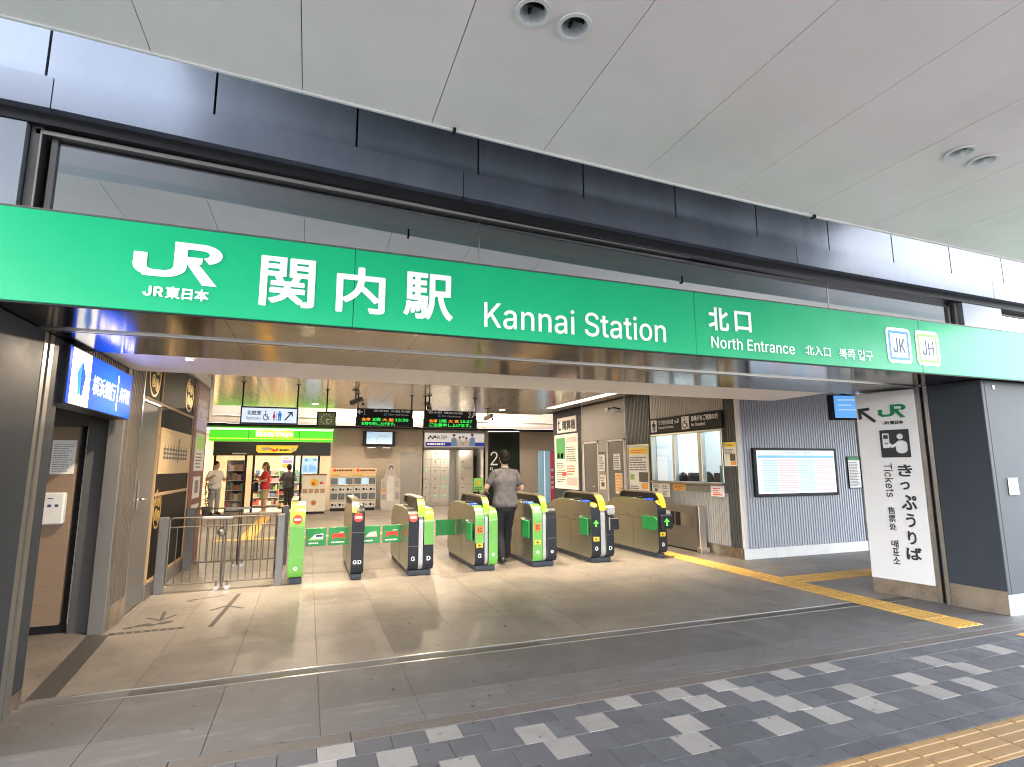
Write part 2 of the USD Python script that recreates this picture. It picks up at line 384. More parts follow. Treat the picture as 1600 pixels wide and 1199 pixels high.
tg = thing('tactile_path', loc=(5.9, 6, 0), kind='structure')
def tac_tile(x0, x1, y0, y1, bars='y', name='tactile_tile', high=.004):
    m = [B(x0 + .002, x1 - .002, y0 + .002, y1 - .002, .001, .006)]
    if bars == 'y':
        for j in range(4):
            c = x0 + (x1 - x0) * (j + .5) / 4; m.append(B(c - .018, c + .018, y0 + .012, y1 - .012, .005, .006 + high, .003))
    elif bars == 'x':
        for j in range(4):
            c = y0 + (y1 - y0) * (j + .5) / 4; m.append(B(x0 + .012, x1 - .012, c - .018, c + .018, .005, .006 + high, .003))
    else:
        for a in range(5):
            for b in range(5):
                cx, cy = x0 + (x1 - x0) * (a + .5) / 5, y0 + (y1 - y0) * (b + .5) / 5
                d = trimesh.creation.cone(.016, .016, sections=6); d.apply_translation([cx, cy, .005]); m.append(trimesh.intersections.slice_mesh_plane(d, [0, 0, -1], [0, 0, .006 + high]) if False else B(cx - .011, cx + .011, cy - .011, cy + .011, .005, .006 + high, .004))
    obj(name, m, 'tactile', tg)
y = 3.62
for i in range(24):
    if 5.60 < y + .15 < 6.05: kind = 'dots'
    else: kind = 'y'
    if not (4.54 < y < 4.70 or 4.54 < y + .3 < 4.70 and False):
        tac_tile(5.72, 6.08, y, y + .298, 'dots' if i == 7 else 'y')
    y += .302
for i in range(10): tac_tile(6.085 + i * .302, 6.385 + i * .302, 5.68, 6.04, 'x')
for j in range(3): tac_tile(6.0 + j * .302, 6.3 + j * .302, 3.02, 3.32, 'x', 'plaza_tactile_tile')
far_t = [B(5.72, 6.08, 10.9 + .302 * i, 11.19 + .302 * i, .001, .008) for i in range(24)]
far_t += [B(-1.75 + i * .302, -1.452 + i * .302, 12.95, 13.25, .001, .008) for i in range(22)]
far_t += [B(-1.3, -1.0, 13.28 + .302 * i, 13.57 + .302 * i, .001, .008) for i in range(22)]
obj('far_tactile_tiles', far_t, 'tactile', tg, kind='stuff')

# canopy over the pavement ------------------------------------------------------------------------------
def zc(x): return float(np.interp(x, [-4.5, -1.56, -.66, .23, 1.11, 2.0, 2.9, 3.79, 4.68, 5.56, 6.43, 7.3, 9.5], [4.20, 4.112, 4.068, 4.026, 3.986, 3.953, 3.922, 3.897, 3.880, 3.869, 3.858, 3.846, 3.82]))
FY = 3.70
CS = 3.0 / 3.70                                    # the canopy stops 0.7 m short of the fascia
def zcan(x): return 1.5 + (zc(x / CS) - 1.5) * CS
CXL, CXR, CY0, CY1 = -3.3, 8.2, -5.0, 3.0
can = thing('canopy', 'white panelled canopy ceiling over the pavement in front of the station', 'canopy', (2.5, 0, 3.5))
def slopebox(x0, x1, y0, y1, fz0, fz1, mk=zc):
    """a slab between x0 and x1 whose bottom and top follow a gentle curve"""
    n = max(2, int((x1 - x0) / .3) + 1); xs = np.linspace(x0, x1, n)
    bot = [(x, mk(x) + fz0) for x in xs]; top = [(x, mk(x) + fz1) for x in xs[::-1]]
    return ext_y(Polygon(bot + top), y0, y1)
def mani(m): return manifold3d.Manifold(manifold3d.Mesh(np.asarray(m.vertices, np.float32), np.asarray(m.faces, np.uint32)))
DLP = [(1.012 * .842, 2.405 * .842), (1.257 * .842, 2.408 * .842), (4.653 * .803, 2.518 * .803), (4.943 * .803, 2.529 * .803)]
def drilled(m, r):
    lo, hi = m.bounds; q = None
    for x, y in DLP:
        if lo[0] - .1 < x < hi[0] + .1 and lo[1] < y < hi[1]:
            c = manifold3d.Manifold.cylinder(1.0, r, r, 32).translate((x, y, zcan(x) - .5)); q = (q or mani(m)) - c
    return q if q is not None else m
xs = [CXL] + [(-1.05 + .893 * i) * CS for i in range(-3, 12)] + [CXR]
xs = [xs[0]] + [v for v in xs[1:-1] if CXL + .2 < v < CXR - .2] + [xs[-1]]
for a, b in zip(xs[:-1], xs[1:]):
    for y0, y1 in ((CY0, -1.0), (-1.0, CY1)):
        obj('ceiling_panel', drilled(slopebox(a + .0022, b - .0022, y0 + .0022, y1 - .0022, 0.0, .012, zcan), .0705), 'canopy_white', can)
obj('backing', drilled(slopebox(CXL, CXR, CY0, CY1 - .004, .018, .24, zcan), .10), 'black_metal', can)
obj('edge_trim', slopebox(CXL - .04, CXR + .04, CY0 - .06, CY0 - .002, -.03, .25, zcan), 'fascia_blue', can)
for xa, xb in ((CXL - .04, CXL - .002), (CXR + .002, CXR + .04)): obj('edge_trim', slopebox(xa, xb, CY0, CY1, -.03, .25, zcan), 'fascia_blue', can)
obj('edge_bead', slopebox(CXL, CXR, CY1 - .002, CY1 + .014, -.010, .06, zcan), 'trim_white', can)
obj('edge_face', slopebox(CXL, CXR, CY1 - .003, CY1 + .008, .063, .24, zcan), 'canopy_white', can)
for x in (.735, 3.62): obj('edge_clip', B(x - .008, x + .008, CY1 - .02, CY1 + .02, zcan(x) - .026, zcan(x) + .05), 'black_metal', can)
dl0 = None
DLL = ['recessed round ceiling downlight, left of the pair at the top centre of the canopy', 'recessed round ceiling downlight, right of the pair at the top centre of the canopy',
       'recessed round downlight, left of the pair on the right side of the canopy', 'recessed round downlight, right of the pair on the right side of the canopy']
for (x, y), lab in zip(DLP, DLL):
    z = zcan(x)
    if dl0 is None:
        dl0 = thing('canopy_downlight', lab, 'downlight', (x, y, z), group='downlights in the canopy')
        ring = trimesh.creation.annulus(.063, .082, .007); ring.apply_translation([0, 0, -.0055])
        obj('trim_ring', ring, 'trim_white', dl0, smooth=30, world=False)
        cone = trimesh.creation.revolve([(.0635, -.002), (.057, .03), (.048, .075), (.042, .10), (.0, .10)], sections=28)
        obj('reflector', cone, 'reflector_silver', dl0, smooth=35, world=False)
        lens = trimesh.creation.cylinder(.030, .008, sections=20); lens.apply_translation([0, 0, .085]); obj('lens', lens, 'panel_white', dl0, world=False)
        obj('clip', [B(-.052, .052, -.004, .004, .03, .06), B(-.004, .004, -.05, .05, .031, .061)], 'black_metal', dl0, world=False)
    else: dup(dl0, (x, y, z), label=lab)

# station front -------------------------------------------------------------------------------------------
sf = thing('entrance_front', 'dark blue grey panelled station front above and beside the entrance opening', 'building front', (2.5, 3.8, 0))
fx = [-1.559 + .8853 * i for i in range(-4, 13)]
for a, b in zip(fx[:-1], fx[1:]):
    obj('fascia_panel', slopebox(a + .007, b - .007, FY, FY + .03, -.345, .62), 'fascia_blue', sf)
obj('fascia_backing', slopebox(fx[0], fx[-1], FY + .035, FY + .10, -.345, .60), 'black_metal', sf)
lx = [-5.1, -1.53, 1.02, 4.20, 6.75, 9.06]
lx = [-5.1, -1.50, .97, 4.16, 7.0, 9.06]
for a, b in zip(lx[:-1], lx[1:]):
    obj('ledge_panel', slopebox(a + .003, b - .003, FY - .045, FY + .1, -.545, -.349), 'fascia_blue', sf)
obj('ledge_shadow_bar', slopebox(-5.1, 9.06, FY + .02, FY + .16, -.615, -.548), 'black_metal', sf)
obj('parapet', B(-5.2, 9.2, FY + .11, FY + .5, 4.0, 6.2), 'wall_dark', sf)
obj('upper_storey', [B(-.95, 5.85, .9, FY - .02, 4.30, 6.4), B(-.95, 5.85, .9, 2.75, 3.90, 4.295)], 'black_metal', sf)
WY = 3.80
# window strip above the sign: frame, panes, mullion
zt = lambda x: zc(x) - .612 + .009 * (x + 1.6)
def wbox(x0, x1, y0, y1, d0, d1): return slopebox(x0, x1, y0, y1, d0, d1, zt)
fr = obj('window_frame', [wbox(-1.60, 6.56, WY - .03, WY + .05, -.045, -.015),
     B(-1.62, -1.565, WY - .03, WY + .05, 2.85, 3.50), B(-1.53, -1.50, WY, WY + .05, 2.85, 3.45), B(6.50, 6.56, WY - .03, WY + .05, 2.85, 3.27), B(6.44, 6.47, WY, WY + .05, 2.85, 3.2)], 'frame_bronze', sf)
obj('window_edge', [wbox(-1.565, 6.5, WY - .036, WY - .031, -.044, -.022), B(-1.575, -1.566, WY - .036, WY - .031, 2.9, 3.48)], 'atm_grey_dark', sf)
pieces = [(-1.50, 1.137), (1.147, 4.70), (4.71, 6.44)]
for a, b in pieces:
    obj('window_pane', slopebox(a, b, WY + .02, WY + .028, -.08 , -.079, zt) if False else ext_y(Polygon([(a, 2.80)] + [(x, zt(x) - .06) for x in np.linspace(b, a, 9)][0:0] + [(b, 2.80)] + [(x, zt(x) - .06) for x in np.linspace(b, a, 9)]), WY + .02, WY + .028), 'glass_transom', sf)
for x in (1.142, 4.705): obj('mullion', B(x - .004, x + .004, WY + .015, WY + .034, 2.85, zt(x) - .05), 'steel', sf)
for a, b in ((-5.1, -1.63), (6.57, 7.23)):
    obj('upper_pier_panel', wbox(a, b, FY + .03, FY + .12, -.80, -.006), 'pier_panel', sf)
obj('next_window_frame', [wbox(7.24, 9.2, WY - .03, WY + .05, -.06, -.015), B(7.235, 7.27, WY - .03, WY + .05, 2.7, 3.2)], 'frame_bronze', sf)
obj('next_window_pane', B(7.27, 9.2, WY + .02, WY + .028, 2.6, 3.19), 'glass_transom', sf)
# lower piers beside the opening
obj('left_pier', B(-5.1, -1.70, 3.72, 4.66, -.01, 2.393), 'front_panel', sf)
obj('right_wall_panel', [B(6.735, 7.60, 3.716, 3.80, .20, 2.393, .004), B(7.605, 8.5, 3.716, 3.80, .20, 2.393, .004), B(8.505, 9.4, 3.716, 3.80, .20, 2.393, .004)], 'front_panel', sf)
obj('corner_bead', B(6.680, 6.731, 3.716, 3.80, .20, 2.393, .004), 'front_panel', sf)
obj('right_wall_base', B(6.678, 9.4, 3.710, 3.80, 0, .197, .003), 'trim_white', sf)
# left jamb: dark panels with a shutter guide between steel strips
JX = -1.66
obj('jamb_panel', B(JX - .04, JX, 3.722, 4.36, .10, 2.393, .003), 'dark_panel', sf)
obj('jamb_panel', B(JX - .04, JX, 4.515, 4.66, .10, 2.393, .003), 'dark_panel', sf)
obj('shutter_guide', [B(JX - .035, JX + .003, 4.364, 4.412, .0, 2.39), B(JX - .035, JX + .003, 4.450, 4.508, .0, 2.39)], 'steel_dull', sf)
obj('guide_slot', B(JX - .06, JX - .03, 4.41, 4.452, 0, 2.39), 'black_metal', sf)
obj('jamb_base', [B(JX - .04, JX - .002, 3.722, 4.36, 0, .097), B(JX - .04, JX - .002, 4.515, 4.66, 0, .097)], 'base_steel', sf)
# right jamb
def quad(p0, p1, z0, z1, t):
    """an upright panel between two plan points, t thick to its right-hand side"""
    p0, p1 = np.array(p0, float), np.array(p1, float); d = (p1 - p0) / np.linalg.norm(p1 - p0); n = np.array([d[1], -d[0]])
    return ext_z(Polygon([p0, p1, p1 + n * t, p0 + n * t]), z0, z1)
Ja, Jb, Jc, Jd = (6.676, 3.718), (6.607, 4.215), (6.590, 4.345), (6.448, 4.98)
obj('jamb_panel', quad(Ja, Jb, .235, 2.393, .06), 'dark_panel', sf)
obj('jamb_base', [quad((6.674, 3.72), (6.605, 4.215), 0, .232, .06), quad(Jc, Jd, 0, .168, .06)], 'base_steel', sf)
obj('shutter_guide', [quad((6.606, 4.22), (6.600, 4.262), 0, 2.39, .05), quad((6.596, 4.298), (6.590, 4.342), 0, 2.39, .05)], 'steel', sf)
obj('guide_slot', quad((6.64, 4.262), (6.635, 4.298), 0, 2.39, .05), 'black_metal', sf)
obj('jamb_core', ext_z(Polygon([(6.74, 3.81), (6.68, 4.25), (6.66, 4.34), (6.52, 4.975), (7.1, 4.975), (9.3, 4.9), (9.3, 3.81)]), 0, 2.39), 'wall_pale', sf)
# soffit over the opening
for i in range(7):
    a = -1.72 + i * 1.2; b = min(a + 1.2, 6.60)
    if a < 6.6:
        obj('soffit_panel', B(a + .0015, b - .0015, 3.62, 4.262, 2.396, 2.42), 'soffit_steel', sf)
        obj('soffit_panel', B(a + .0015, b - .0015, 4.335, 5.06, 2.396, 2.42), 'soffit_steel', sf)
obj('soffit_rail', [B(-1.66, 6.6, 4.266, 4.286, 2.385, 2.42), B(-1.66, 6.6, 4.311, 4.331, 2.385, 2.42)], 'steel', sf)
obj('soffit_slot', B(-1.66, 6.6, 4.286, 4.311, 2.41, 2.43), 'black_metal', sf)
obj('lintel', [B(-5.1, 9.2, 3.66, 3.78, 2.425, 2.86), B(-5.1, 9.2, 3.79, 5.06, 2.425, 2.47)], 'wall_dark', sf)

# interior shell ------------------------------------------------------------------------------------------
sh = thing('station_shell', kind='structure', loc=(2.5, 12, 0))
obj('roof', B(-6, 13, 3.85, 27, 4.45, 4.6), 'wall_dark', sh)
obj('transom_void_back', B(-6, 13, 5.3, 5.34, 2.5, 4.45), 'void_dark', sh)
obj('side_wall', [B(-6.05, -6, 3.8, 27, 0, 4.5), B(13, 13.05, 3.8, 27, 0, 4.5)], 'wall_grey', sh)
lc = thing('lowered_ceiling', kind='structure', loc=(2.5, 5.8, 2.47))
obj('ceiling_board', B(-1.70, 6.62, 5.065, 6.48, 2.475, 2.50), 'bulkhead', lc)
obj('ceiling_board', B(6.63, 12.9, 5.0, 7.25, 2.80, 2.83), 'bulkhead', lc)
obj('riser', [B(-1.70, 6.62, 6.44, 6.48, 2.503, 3.2)], 'bulkhead', lc)
HOODS = [(x, 7.75) for x in (-1.0, .3, 1.6, 2.95, 4.25, 5.55)] + [(x, 9.6) for x in (-.4, 1.3, 3.0, 4.7)]
def pierced(m, r=.084):
    lo, hi = m.bounds; q = None
    for x, y in HOODS:
        if lo[0] - .1 < x < hi[0] + .1 and lo[1] - .1 < y < hi[1] + .1: q = (q or mani(m)) - manifold3d.Manifold.cylinder(1.0, r, r, 24).translate((x, y, 2.6))
    return q if q is not None else m
hc = thing('hall_ceiling', kind='structure', loc=(2.5, 11, 3.05))
for j in range(6):
    for i in range(8):
        x0, y0 = -3.4 + i * 1.25, 6.5 + j * 1.5
        obj('metal_ceiling_panel', pierced(B(x0 + .003, x0 + 1.247, y0 + .003, min(y0 + 1.497, 15.4), 3.05, 3.07, .002)), 'hall_ceiling_metal', hc)
obj('ceiling_backing', pierced(B(-6, 13, 6.49, 15.4, 3.08, 3.12), .092), 'wall_dark', hc)
obj('raised_ceiling', B(-6, 13, 15.4, 20.9, 3.60, 3.64), 'bulkhead', hc)
obj('step_face', B(-6, 13, 15.38, 15.43, 3.12, 3.6), 'bulkhead', hc)
# green station sign ---------------------------------------------------------------------------------------
gs = thing('station_sign', 'long green station sign with white lettering across the top of the entrance', 'station sign', (2.5, 3.6, 2.4))
sx = [-5.1, -2.466, .229, 2.926, 5.62, 9.2]
for a, b in zip(sx[:-1], sx[1:]): obj('sign_panel', B(a + .0012, b - .0012, 3.60, 3.655, 2.393, 2.92, .003), 'sign_green', gs)
obj('top_flashing', B(-5.1, 9.2, 3.603, 3.76, 2.922, 2.932), 'frame_bronze', gs)
obj('bottom_edge', B(-5.1, 9.2, 3.604, 3.62, 2.383, 2.392), 'black_metal', gs)
G = front(0, 3.5985, 0)
def put(parent, plane, g, mat, t=.003, name='lettering', lift=0.): return obj(name, plane.put(g, t, lift), mat, parent)
W = 'letter_white'
put(gs, G, fit(jr_logo(), -1.006, 2.572, -.545, 2.826), W, name='railway_logo')
put(gs, G, fit(glyphs('JR', 'lat', 0, 120, 800), -.940, 2.482, -.838, 2.542), W)
put(gs, G, fit(glyphs('東日本', 'cjk', 4, 110), -.828, 2.476, -.604, 2.549), W)
for ch, x0, x1, z0, z1 in (('関', -.332, -.012, 2.485, 2.807), ('内', .118, .428, 2.488, 2.800), ('駅', .550, .888, 2.488, 2.812)):
    put(gs, G, fit(glyphs(ch, 'cjk', 3, 150), x0, z0, x1, z1), W)
put(gs, G, fit(glyphs('Kannai Station', 'lat', 0, 130, 480), 1.115, 2.468, 2.632, 2.657), W)
for ch, x0, x1, z0, z1 in (('北', 3.060, 3.268, 2.612, 2.810), ('口', 3.330, 3.508, 2.622, 2.800)): put(gs, G, fit(glyphs(ch, 'cjk', 3, 120), x0, z0, x1, z1), W)
put(gs, G, fit(glyphs('North Entrance', 'lat', 0, 120, 480), 3.075, 2.462, 3.975, 2.558), W)
put(gs, G, fit(glyphs('北入口', 'cjk', 1, 110), 4.102, 2.470, 4.40, 2.558), W)
put(gs, G, fit(glyphs('북쪽 입구', 'cjk', 1, 110), 4.508, 2.462, 4.942, 2.562), W)
for x0, txt, ring in ((5.142, 'JK', 'badge_blue'), (5.552, 'JH', 'badge_green')):
    x1 = x0 + .338
    put(gs, G, rrect(x0, 2.468, x1, 2.815, .05), W, .003, 'line_badge')
    put(gs, G, rrect(x0 + .030, 2.498, x1 - .030, 2.785, .022).difference(rrect(x0 + .055, 2.523, x1 - .055, 2.760, .008)), ring, .0015, 'badge_ring', .003)
    put(gs, G, fit(glyphs(txt, 'lat', 0, 110, 520), x0 + .085, 2.568, x1 - .085, 2.715), 'ink_navy', .0015, 'badge_letters', .003)

# white ticket sign panel on the right jamb ------------------------------------------------------------------
ts = thing('ticket_sign', 'tall white ticket sign with arrow and railway logo on the right side of the entrance', 'sign', (6.5, 4.6, 0))
obj('sign_board', quad((6.588, 4.352), (6.4465, 4.985), .171, 2.372, .03), 'panel_white', ts)
A_, B_ = np.array([6.590, 4.345, 0]), np.array([6.448, 4.98, 0]); R_ = (A_ - B_) / np.linalg.norm(A_ - B_)
J = Plane(B_ + np.array([-.0045, 0, 0]), R_, (0, 0, 1))
K = 'ink_black'
put(ts, J, arrow(.205, 2.022, .035, 2.178, .036, 2.3), K, name='arrow')
put(ts, J, fit(jr_logo(), .246, 2.055, .546, 2.215), 'jr_green', name='railway_logo')
put(ts, J, fit(glyphs('JR', 'lat', 0, 110, 800), .285, 1.982, .355, 2.018), K)
put(ts, J, fit(glyphs('東日本', 'cjk', 4, 100), .362, 1.978, .505, 2.022), K)
pic = sbox(.238, 1.588, .548, 1.915)
fig = unary_union([Point(.452, 1.832).buffer(.034), rrect(.398, 1.635, .522, 1.785, .05), LineString([(.42, 1.75), (.36, 1.715), (.335, 1.745)]).buffer(.016)])
mach = rrect(.262, 1.70, .338, 1.875, .008).difference(unary_union([sbox(.276, 1.81, .324, 1.855), sbox(.285, 1.745, .318, 1.757)]))
put(ts, J, pic.difference(unary_union([fig, mach])), K, name='pictogram')
for ch, x0, x1, z0, z1 in (('き', .395, .542, 1.365, 1.505), ('っ', .405, .500, 1.215, 1.305), ('ぷ', .395, .552, .985, 1.155), ('う', .425, .520, .790, .945), ('り', .425, .510, .595, .745), ('ば', .392, .548, .425, .565)):
    put(ts, J, fit(glyphs(ch, 'cjk', 3, 110), x0, z0, x1, z1), K)
tk = affinity.rotate(glyphs('Tickets', 'lat', 0, 110, 430), -90, origin=(0, 0)); put(ts, J, fit(tk, .246, 1.125, .338, 1.520), K)
for i, ch in enumerate('售票处'): put(ts, J, fit(glyphs(ch, 'cjk', 1, 90), .244, .925 - i * .092, .318, 1.008 - i * .092), K)
for i, ch in enumerate('매표소'): put(ts, J, fit(glyphs(ch, 'cjk', 1, 90), .246, .545 - i * .094, .318, .630 - i * .094), K)

# ---------------------------------------------------------------------------------- left side: cash machine corner
M('lit_blue', (.001, .045, .55), .3, emit=1.3, var=.0, spec=.05)
M('lit_white', (.9, .93, 1.), .3, emit=1.05, var=.0)
M('logo_blue', (.0, .07, .50), .3, emit=.6, var=0, spec=.05)
M('logo_light_blue', (.0, .26, .80), .3, emit=.7, var=0, spec=.05)
M('atm_brown', (.235, .165, .115), .35, var=.12, scale=8, stretch=(1, 1, 12), bump=.0003)
M('atm_grey', (.60, .60, .585), .4)
M('paper', (.72, .72, .70), .6)
M('paper_ink', (.10, .10, .11), .6)
M('door_grey', (.14, .136, .13), .4, metal=.2, var=.05)
M('lacquer_black', (.011, .0075, .006), .45, var=.2, spec=.06)
M('beige_bar', (.42, .28, .15), .5)
M('board_beige', (.50, .36, .19), .45, emit=.12)
M('gold', (.66, .45, .12), .35, metal=.6, var=.15, scale=30)
M('brick_red', (.17, .04, .03), .5, var=.15)
M('sign_yellow', (.75, .52, .03), .5)
M('plastic_black', (.012, .012, .014), .36, spec=.25)

at = thing('cash_machine_sign', 'glowing blue and white bank ATM sign box above the cash machine corner', 'sign', (-1.68, 5.4, 2.16))
obj('sign_box', B(-1.79, -1.622, 4.66, 6.15, 1.95, 2.372, .006), 'plastic_black', at)
A1 = leftwall(-1.62, 0, 0)
put(at, A1, sbox(4.668, 1.958, 4.715, 2.364), 'lit_blue', .004, 'face')
put(at, A1, sbox(4.716, 1.958, 5.085, 2.364), 'lit_white', .004, 'face')
put(at, A1, sbox(5.086, 1.958, 6.142, 2.364), 'lit_blue', .004, 'face')
put(at, A1, Polygon([(4.905, 2.285), (4.83, 2.20), (4.865, 2.03), (4.895, 2.045)]), 'logo_light_blue', .002, 'bank_logo', .004)
put(at, A1, Polygon([(4.908, 2.285), (4.985, 2.19), (4.94, 2.02), (4.905, 2.05)]), 'logo_blue', .002, 'bank_logo', .004)
put(at, A1, fit(glyphs('横浜銀行', 'cjk', 1, 110), 5.15, 2.075, 5.69, 2.225), 'lit_white', .002, lift=.004)
put(at, A1, sbox(5.735, 2.0, 5.755, 2.31), 'lit_white', .002, 'divider', .004)
put(at, A1, fit(glyphs('ATM', 'lat', 0, 110, 600), 5.81, 2.09, 6.08, 2.215), 'lit_white', .002, lift=.004)

am = thing('cash_machine', 'brown fronted cash machine with notices in the recess behind the left jamb', 'cash machine', (-2.1, 6.45, 0))
obj('front_panel', B(-2.62, -2.083, 6.44, 6.60, .075, 1.90, .004), 'atm_brown', am)
obj('plinth', B(-2.62, -2.02, 6.46, 6.62, 0, .072), 'plastic_black', am)
obj('header', B(-2.62, -1.70, 6.47, 6.62, 1.905, 2.47), 'steel_dull', am)
obj('shadow_gap', B(-2.08, -2.023, 6.50, 6.62, .0, 1.90), 'plastic_black', am)
obj('side_column', B(-2.02, -1.868, 6.43, 6.60, .072, 1.90, .004), 'atm_grey', am)
obj('column_plinth', B(-2.018, -1.83, 6.435, 6.60, 0, .069), 'base_steel', am)
obj('column_edge', B(-1.865, -1.835, 6.42, 6.60, .072, 1.90, .003), 'beige_bar', am)
obj('vent_plate', B(-1.965, -1.895, 6.424, 6.431, .185, .34), 'dark_panel', am)
obj('socket', B(-1.832, -1.815, 6.415, 6.45, .24, .29), 'paper', am)
FA = front(0, 6.438, 0)
put(am, FA, sbox(-2.285, 1.445, -2.095, 1.765), 'paper', .002, 'notice_sheet')
put(am, FA, lines(-2.27, 1.47, -2.11, 1.745, 13, .28, 5), 'paper_ink', .001, 'notice_print', .002)
bx = obj('switch_box', B(-2.33, -2.12, 6.37, 6.438, .985, 1.275, .012), 'atm_grey', am)
FB = front(0, 6.369, 0)
put(am, FB, unary_union([sbox(-2.25, 1.218, -2.21, 1.226), sbox(-2.30, 1.145, -2.272, 1.168), sbox(-2.245, 1.145, -2.218, 1.168), sbox(-2.19, 1.145, -2.163, 1.168)]), 'ink_navy', .001, 'switch_marks')

lw = thing('left_wall', 'left interior wall of dark ribs, grey door and lacquered panels', 'wall', (-1.75, 8, 0))
obj('alcove_wall', [B(-2.70, -2.62, 4.66, 6.6, 0, 2.47), B(-2.62, -1.80, 4.60, 4.66, 0, 2.39)], 'wall_warm', lw)
obj('end_panel', B(-1.812, -1.685, 6.28, 6.40, .0, 2.47, .004), 'steel_dull', lw)
obj('backing', B(-2.0, -1.712, 6.40, 10.78, 0, 2.87), 'wall_dark', lw)
LX = -1.68
ribs = [B(-1.71, LX, 6.40 + i * .052, 6.432 + i * .052, .22, 2.85) for i in range(8)] 
obj('rib_cladding', ribs, 'rib_taupe', lw, kind='stuff')
obj('upper_rib_cladding', [B(-1.80, -1.70, 4.66 + i * .05, 4.688 + i * .05, 2.375, 2.47) for i in range(32)], 'rib_brown', lw, kind='stuff')
obj('rib_base', B(-1.712, LX + .002, 6.402, 6.82, 0, .218), 'base_steel', lw)
obj('doorway_lining', [B(-1.711, -1.68, 6.822, 6.86, 0, 2.87), B(-1.711, -1.68, 6.862, 7.60, 2.215, 2.26)], 'steel', lw)
dr = obj('door', B(-1.711, -1.696, 6.93, 7.585, .012, 2.21, .003), 'door_grey', lw)
obj('lock_plate', B(-1.695, -1.678, 6.955, 7.005, 1.06, 1.36, .004), 'steel', dr)
obj('handle', [tube([(-1.68, 6.985, 1.165), (-1.635, 6.985, 1.165), (-1.635, 7.08, 1.165)], .011)], 'chrome', dr, smooth=40)
obj('door_gap', B(-1.711, -1.705, 6.862, 6.928, 0, 2.21), 'plastic_black', lw)
PL = leftwall(-1.708, 0, 0)
put(lw, leftwall(-1.704, 0, 0), sbox(6.872, 1.83, 6.92, 2.05), 'sign_yellow', .003, 'warning_plate')
put(lw, leftwall(-1.701, 0, 0), lines(6.876, 1.84, 6.916, 2.04, 6, .4, 3), 'paper_ink', .001, 'warning_print')
# lacquer panels and beige bars
def lac(y0, y1, z0, z1): obj('lacquer_panel', B(-1.711, -1.690, y0 + .004, y1 - .004, z0 + .004, z1 - .004, .003), 'lacquer_black', lw)
lac(6.865, 7.60, 2.265, 2.84)
lac(7.64, 9.56, 2.275, 2.84); lac(7.64, 9.56, 1.20, 2.235); lac(7.64, 9.56, .21, 1.165); lac(7.10, 7.60, 2.27, 2.84) if False else None
for z in (2.255, 1.182, .19): obj('beige_bar', B(-1.711, -1.676, 7.61 if z < 2.2 else 6.87, 9.60, z - .018, z + .018, .003), 'beige_bar', lw)
for y in (7.612, 9.575): obj('beige_bar', B(-1.711, -1.674, y - .014, y + .014, .21, 2.235, .003), 'beige_bar', lw); obj('beige_bar', B(-1.711, -1.674, y - .014, y + .014, 2.275, 2.84, .003), 'beige_bar', lw)
obj('skirting', B(-1.711, -1.678, 7.60, 9.60, 0, .17), 'steel_dull', lw)
bb = thing('beige_shop_board', 'beige lettered board on the black lacquered panels of the left wall', 'sign board', (-1.69, 8.6, 1.7))
obj('board', B(-1.69, -1.672, 7.70, 9.50, 1.425, 1.985, .004), 'board_beige', bb)
obj('rim', [B(-1.672, -1.669, 7.74, 9.46, 1.94, 1.947), B(-1.672, -1.669, 7.74, 9.46, 1.465, 1.472)], 'gold', bb)
LB = leftwall(-1.6715, 0, 0)
gl = unary_union([lines(7.86 + .16 * i, 1.61, 7.99 + .16 * i, 1.77, 3, .55, 40 + i, .1).union(sbox(7.91 + .16 * i, 1.60, 7.93 + .16 * i, 1.79)) for i in range(9)])
put(bb, LB, gl, 'paper_ink', .002, 'brush_lettering')
put(bb, LB, sbox(8.66, 1.57, 8.72, 1.84).union(Point(8.69, 1.86).buffer(.035)), 'paper_ink', .002, 'brush_lettering', .0005)
def crest(y, z, w, h, label, key):
    c = thing('gold_crest', label, 'emblem', (-1.69, y, z))
    P0 = leftwall(-1.6895, 0, 0)
    oval = lambda cy, cz, rw, rh: affinity.scale(Point(cy, cz).buffer(1, quad_segs=8), rw, rh)
    ring = oval(y, z, w / 2, h / 2).difference(oval(y, z, w / 2 * .86, h / 2 * .9))
    ring = ring.difference(sbox(y - w * .12, z + h * .3, y + w * .5, z + h))
    put(c, P0, ring, 'gold', .003, 'ring')
    for dy, dz in ((-.16, .22), (.17, .18), (-.12, -.14), (.2, -.2)):
        o = oval(y + dy * w, z + dz * h, w * .17, h * .15)
        put(c, P0, o, 'gold', .0035, 'petal')
        put(c, P0, oval(y + dy * w, z + dz * h, w * .12, h * .105).difference(oval(y + dy * w, z + dz * h, w * .10, h * .088)), 'lacquer_black', .0008, 'petal_line', .0035)
crest(7.26, 2.55, .50, .50, 'gold round crest on the upper black panel above the grey door', 0)
crest(9.22, 2.56, .56, .50, 'gold round crest on the upper black panel farther along the left wall', 1)
crest(7.88, 1.01, .36, .48, 'gold round crest low on the black panel beside the grey door', 2)
rc = thing('red_notice_column', 'brick red wall strip with notices at the end of the left wall', 'wall panel', (-1.69, 10.3, 0))
obj('column_panel', B(-1.711, -1.672, 9.62, 10.78, .0, 2.86, .004), 'brick_red', rc)
RC = leftwall(-1.6715, 0, 0)
M('violet_poster', (.30, .22, .52), .5, emit=.1)
M('lime_poster', (.25, .60, .05), .5, emit=.15)
put(rc, RC, sbox(9.75, 2.1, 10.7, 2.45), 'violet_poster', .002, 'poster')
put(rc, RC, lines(9.8, 2.3, 10.65, 2.66, 2, .6, 2, .1), 'paper', .002, 'sign_print', .002)
